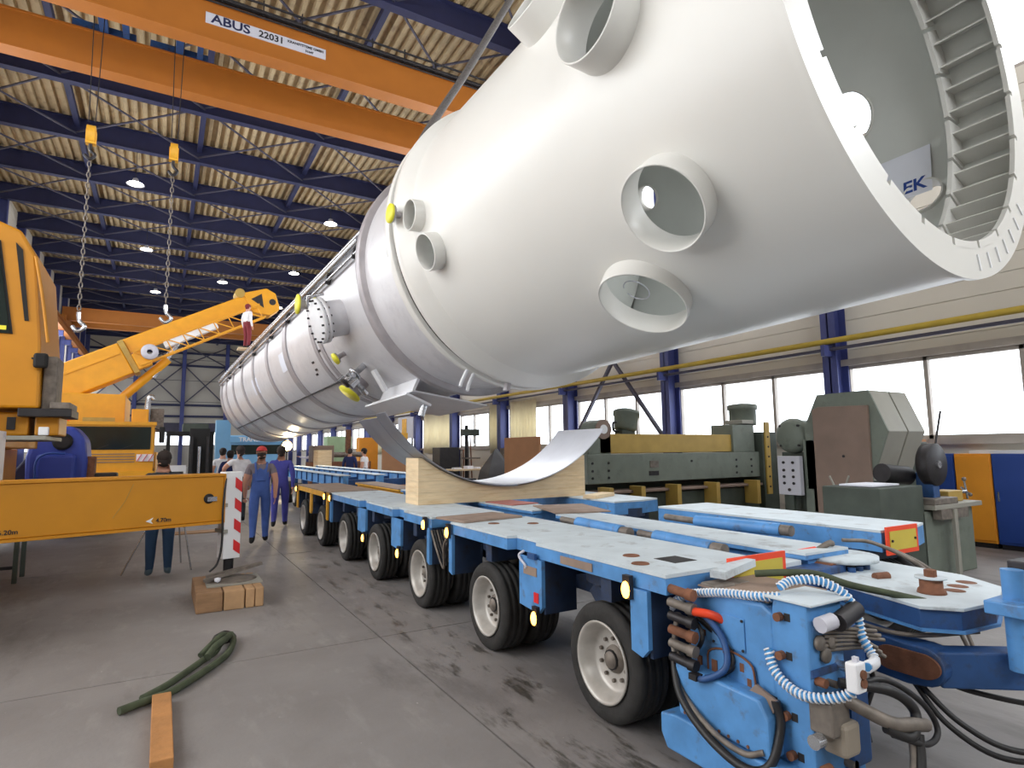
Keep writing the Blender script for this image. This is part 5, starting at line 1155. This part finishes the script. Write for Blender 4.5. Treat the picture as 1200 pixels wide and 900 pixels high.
# ================================================================== PEOPLE
BODY = {}
def capsule_fingers(mb, h, d, side, out):
    # four fingers and a thumb, rooted in the palm
    d = d.normalized(); s = d.cross(V((0,0,1))); s = s.normalized() if s.length > .1 else V((0,1,0))
    n_ = s.cross(d)
    for k, L_ in enumerate((.065,.075,.07,.055)):
        b = h + s*(.024-.016*k) + d*.03
        mb.tube([b, b+d*L_*.5+n_*.006, b+d*L_+n_*.022*1.0], .0085, 6, rad=[.009,.0085,.007])
    b = h + s*.03; mb.tube([b, b+s*.03+d*.02, b+s*.035+d*.055], .009, 6, rad=[.011,.0095,.0075])
def person(label, loc, rz, shirt, trousers, shoes=m_black, hair=m_hair, cap=None, pose='walk', h=1.75, sleeve=True, bib=None, group=None, arms=None, lean=0):
    root = thing('person', label, 'person', loc, rz, group); s = h/1.75
    J = {'pelvis':(0,0,.95),'spine':(0,.0,1.13),'chest':(0,0,1.32),'neck':(0,.0,1.47),'head0':(0,.015,1.56),'head':(0,.02,1.645),'crown':(0,.01,1.69)}
    sh = {-1:V((-.18,0,1.41)), 1:V((.18,0,1.41))}; leg = {}
    for k, sd in ((-1,'l'),(1,'r')):
        sw = {'walk':k*.16,'stand':0,'bend':0}.get(pose, 0)
        J['hip'+sd] = (k*.095,0,.9); J['knee'+sd] = (k*.105,.03+sw*.6+.02,.5); J['ank'+sd] = (k*.11,sw if sw > 0 else sw*1.2,.09 if sw >= 0 else .13); J['toe'+sd] = (k*.125,(sw if sw > 0 else sw*1.2)+.15,.045 if sw >= 0 else .05); J['heel'+sd] = (k*.11,(sw if sw > 0 else sw*1.2)-.04,.05)
        A = (arms or {}).get(k)
        if A: el, wr = V(A[0]), V(A[1])
        else:
            el = sh[k]+V((k*.07,-.03-k*.04*(pose=='walk'),-.28)); wr = el+V((k*.0,.06-k*.06*(pose=='walk'),-.25))
        hd_ = wr+(wr-el).normalized()*.07
        J['sh'+sd] = tuple(sh[k]); J['el'+sd] = tuple(el); J['wr'+sd] = tuple(wr); J['ha'+sd] = tuple(hd_)
    Rr = {'pelvis':(.155,.115),'spine':(.145,.105),'chest':(.17,.115),'neck':(.06,.06),'head0':(.075,.085),'head':(.082,.1),'crown':(.07,.085)}
    for sd in 'lr':
        Rr.update({'hip'+sd:(.095,.095),'knee'+sd:(.066,.066),'ank'+sd:(.05,.05),'toe'+sd:(.045,.04),'heel'+sd:(.04,.04),'sh'+sd:(.068,.068),'el'+sd:(.048,.048),'wr'+sd:(.034,.034),'ha'+sd:(.036,.028)})
    for q in Rr:
        if q[:3] in ('pel','spi','che','hip','kne','shl','shr','ell','elr','ank') : Rr[q] = (Rr[q][0]*1.17, Rr[q][1]*1.17)
    if lean:
        rot = Matrix.Rotation(lean, 4, 'X'); pv = V((0,0,.95))
        for q in J:
            if q[:3] in ('spi','che','nec','hea','cro','shl','shr','ell','elr','wrl','wrr','hal','har') and q not in ('heell','heelr'):
                J[q] = tuple(rot @ (V(J[q])-pv)+pv)
    names = list(J); E_ = [('pelvis','spine'),('spine','chest'),('chest','neck'),('neck','head0'),('head0','head'),('head','crown')]
    for sd in 'lr': E_ += [('pelvis','hip'+sd),('hip'+sd,'knee'+sd),('knee'+sd,'ank'+sd),('ank'+sd,'toe'+sd),('ank'+sd,'heel'+sd),('chest','sh'+sd),('sh'+sd,'el'+sd),('el'+sd,'wr'+sd),('wr'+sd,'ha'+sd)]
    me = bpy.data.meshes.new('skel'); me.from_pydata([V(J[n])*s for n in names], [(names.index(a),names.index(b)) for a,b in E_], [])
    o = bpy.data.objects.new('skel', me); C.objects.link(o); sk = o.modifiers.new('s','SKIN'); sk.use_smooth_shade = True; sk.branch_smoothing = .6
    lay = me.skin_vertices[0].data if me.skin_vertices else None
    if lay is None:
        bm = bmesh.new(); bm.from_mesh(me); bm.verts.layers.skin.verify(); bm.to_mesh(me); bm.free(); lay = me.skin_vertices[0].data
    for i, n in enumerate(names):
        lay[i].radius = (Rr[n][0]*s, Rr[n][1]*s); lay[i].use_root = (n == 'pelvis')
    ss = o.modifiers.new('u','SUBSURF'); ss.levels = 2; ss.render_levels = 2
    bpy.context.view_layer.update()
    bme = bpy.data.meshes.new_from_object(o.evaluated_get(bpy.context.evaluated_depsgraph_get())); bpy.data.objects.remove(o)
    mats = [m_skin, shirt, trousers, shoes, bib or shirt]
    bme.materials.clear(); [bme.materials.append(x) for x in mats]
    seg = {n:V(J[n])*s for n in names}
    def near(p, a, b):
        d = b-a; t = max(0, min(1, (p-a).dot(d)/max(1e-9, d.dot(d)))); return (p-(a+d*t)).length, t
    for f_ in bme.polygons:
        p = f_.center; best = None
        for a, b in E_:
            dd, t = near(p, seg[a], seg[b]); dd -= .3*(Rr[a][0]+Rr[b][0])*s
            if best is None or dd < best[0]: best = (dd, a, b, t)
        _, a, b, t = best; mi = 1
        if a in ('neck','head0','head'): mi = 0
        if a == 'chest' and b == 'neck' and t > .75: mi = 0
        if a[:2] == 'wr' or (a[:2] == 'el' and (sleeve != 'long')) or (a[:2] == 'sh' and sleeve == 'short' and t > .55): mi = 0
        if a[:3] in ('hip','kne') or (a == 'pelvis' and (b[:3] == 'hip' or t < .55)): mi = 2
        if a[:3] == 'ank' or (a[:3] == 'kne' and t > .93): mi = 3
        if bib and a in ('pelvis','spine') and p.z < seg['chest'].z*1.02 and abs(p.x) < .17*s and mi == 1: mi = 4
        f_.material_index = mi; f_.use_smooth = True
    body = bpy.data.objects.new('body', bme); C.objects.link(body); body.parent = root
    hm = MB()
    for sd, k in (('l',-1),('r',1)):
        capsule_fingers(hm, seg['ha'+sd], seg['ha'+sd]-seg['wr'+sd], k, hm)
    H0 = seg['head']; 
    for k in (-1,1): hm.sphere(H0+V((k*.083,0,-.005))*s, .022*s, 8, (.4,.8,1.3))
    hm.sphere(H0+V((0,.1,-.02))*s, .018*s, 8, (.8,1.1,1.4)); 
    # join hands, nose and ears into the same body mesh
    bm = bmesh.new(); bm.from_mesh(bme); t2_ = hm.mesh('t', m_skin); k0 = len(bm.faces); bm.from_mesh(t2_)
    bm.faces.ensure_lookup_table()
    for i in range(k0, len(bm.faces)): bm.faces[i].material_index = 0
    bm.to_mesh(bme); bm.free(); bpy.data.meshes.remove(t2_)
    ey = MB()
    for k in (-1,1): ey.sphere(H0+V((k*.032,.088,.012))*s, .011*s, 8)
    ey.obj('eyes', m_black, root); MB().bar(H0+V((-.022,.094,-.055))*s, H0+V((.022,.094,-.055))*s, .012, .008).obj('mouth', m_red if False else mat('lips',(170,100,90)), root)
    hmat = cap or hair; lm = Matrix.Rotation(lean, 4, 'X') if lean else Matrix.Identity(4)
    hr = MB().lathe([(.0,.088),(.04,.082),(.075,.055),(.094,.01),(.096,-.03 if cap is None else .0),(.085,-.05 if cap is None else .0)], n=20)
    hr.v = [tuple(lm @ V((x, y*1.22-.012, z))*s+H0+V((0,0,.028))*s) for x,y,z in hr.v]
    hro = hr.obj('cap' if cap else 'hair', hmat, root)
    if cap is None:
        b2_ = MB().sphere(H0+V((0,-.035,-.03))*s, .088*s, 14, (.98,.88,1.1)); b2_.obj('back_hair', hair, root)
    else:
        MB().sphere(H0+V((0,-.03,-.045))*s, .08*s, 12, (.98,.88,1.0)).obj('hair', hair, root)
        pk_ = MB().prism([(.07*math.cos(a), .1+.085*math.sin(a)) for a in [PI*i/10 for i in range(11)]], .03, .038); pk_.v = [tuple(lm @ V(v)*s+H0) for v in pk_.v]; pk_.obj('cap_peak', cap, root)
    if bib:
        for k in (-1,1): MB().tube(catmull([seg['chest']+V((k*.07,-.125,-.08))*s, seg['chest']+V((k*.09,-.11,.05))*s, seg['chest']+V((k*.1,-.03,.135))*s, seg['chest']+V((k*.09,.07,.09))*s, seg['chest']+V((k*.07,.125,-.05))*s]), .018, 6).obj('strap', bib, root)
        MB().box(-.1*s,.1*s,-.03*s,.0,0,.2*s, Matrix.Translation(seg['spine']+V((0,-.1,-.0))*s)).obj('back_bib', bib, root, .01)
    return root
c_blue = cloth('work_blue_cloth', (74,104,178)); c_grey = cloth('grey_shirt_cloth', (128,120,128)); c_white = cloth('white_shirt_cloth', (226,224,226)); c_navy = cloth('navy_cloth', (34,44,92)); c_jean = cloth('jeans_cloth', (44,72,104)); c_dark = cloth('dark_jacket_cloth', (48,54,62)); c_red = cloth('red_cap_cloth', (196,60,58)); c_lila = cloth('violet_blue_cloth', (72,74,160)); c_royal = cloth('royal_blue_cloth', (44,62,150)); c_mar = cloth('maroon_cloth', (120,40,48))
person('person in blue bib overalls, grey shirt and red cap walking away', (1.57,11.73,0), R(-6), c_grey, c_blue, cap=c_red, pose='walk', bib=c_blue, sleeve='short')
person('person in violet-blue work clothes right beside the one in the red cap', (2.28,14.0,0), R(-10), c_lila, c_lila, pose='walk', sleeve='long', h=1.78)
person('person in white shirt just left of the one in the red cap', (1.62,15.6,0), R(20), c_white, c_dark, pose='stand', arms={-1:((-.34,.05,1.25),(-.28,.2,1.1))}, sleeve='short', h=1.8)
person('person in navy shirt seen from behind between two white shirts', (1.58,17.6,0), 0, c_navy, c_dark, pose='stand', h=1.7)
person('person in white T-shirt seen from behind right of the forklift', (1.5,18.9,0), R(-8), c_white, c_dark, pose='stand', sleeve='short', h=1.78, arms={1:((.3,.1,1.2),(.2,.3,1.15))})
person('person in jeans and dark jacket standing at the tripod behind the beam', (.03,9.45,0), R(6), c_dark, c_jean, pose='stand', sleeve='long', arms={-1:((-.25,.1,1.2),(-.12,.34,1.22)), 1:((.27,.08,1.18),(.18,.34,1.2))}, shoes=cloth('grey_shoe',(90,110,124)), h=1.68)
person('person in white shirt with dark trousers beside the far trailer frame', (6.3,21.3,0), R(50), c_white, c_navy, pose='stand', sleeve='short', h=1.75)
person('person in dark blue overalls and reddish hair, left of the far white shirt', (6.3,23.2,0), R(-30), c_navy, c_navy, pose='stand', sleeve='long')
person('person in pale shirt reaching left beside the pale green cabinet', (6.1,29.2,0), R(70), cloth('pale_shirt',(200,196,210)), c_dark, pose='stand', sleeve='long', arms={1:((.2,.3,1.35),(.2,.55,1.4))})
tq = vm @ vp(24.3, 135, 2.0)
MB().box(-.3,.3,-.3,.3,-.04,0).obj('standing_board', m_wood, None).location = tq
bpy.context.view_layer.update()
for o in C.objects:
    if o.name == 'standing_board': tag(o, 'small board on the vessel top under the standing worker', 'board'); o.location = tq+V((0,0,.05))
person('person in white shirt and maroon trousers standing on the vessel top', tuple(tq+V((0,0,.052))), R(-60), c_white, c_mar, pose='stand', sleeve='long', hair=c_mar)
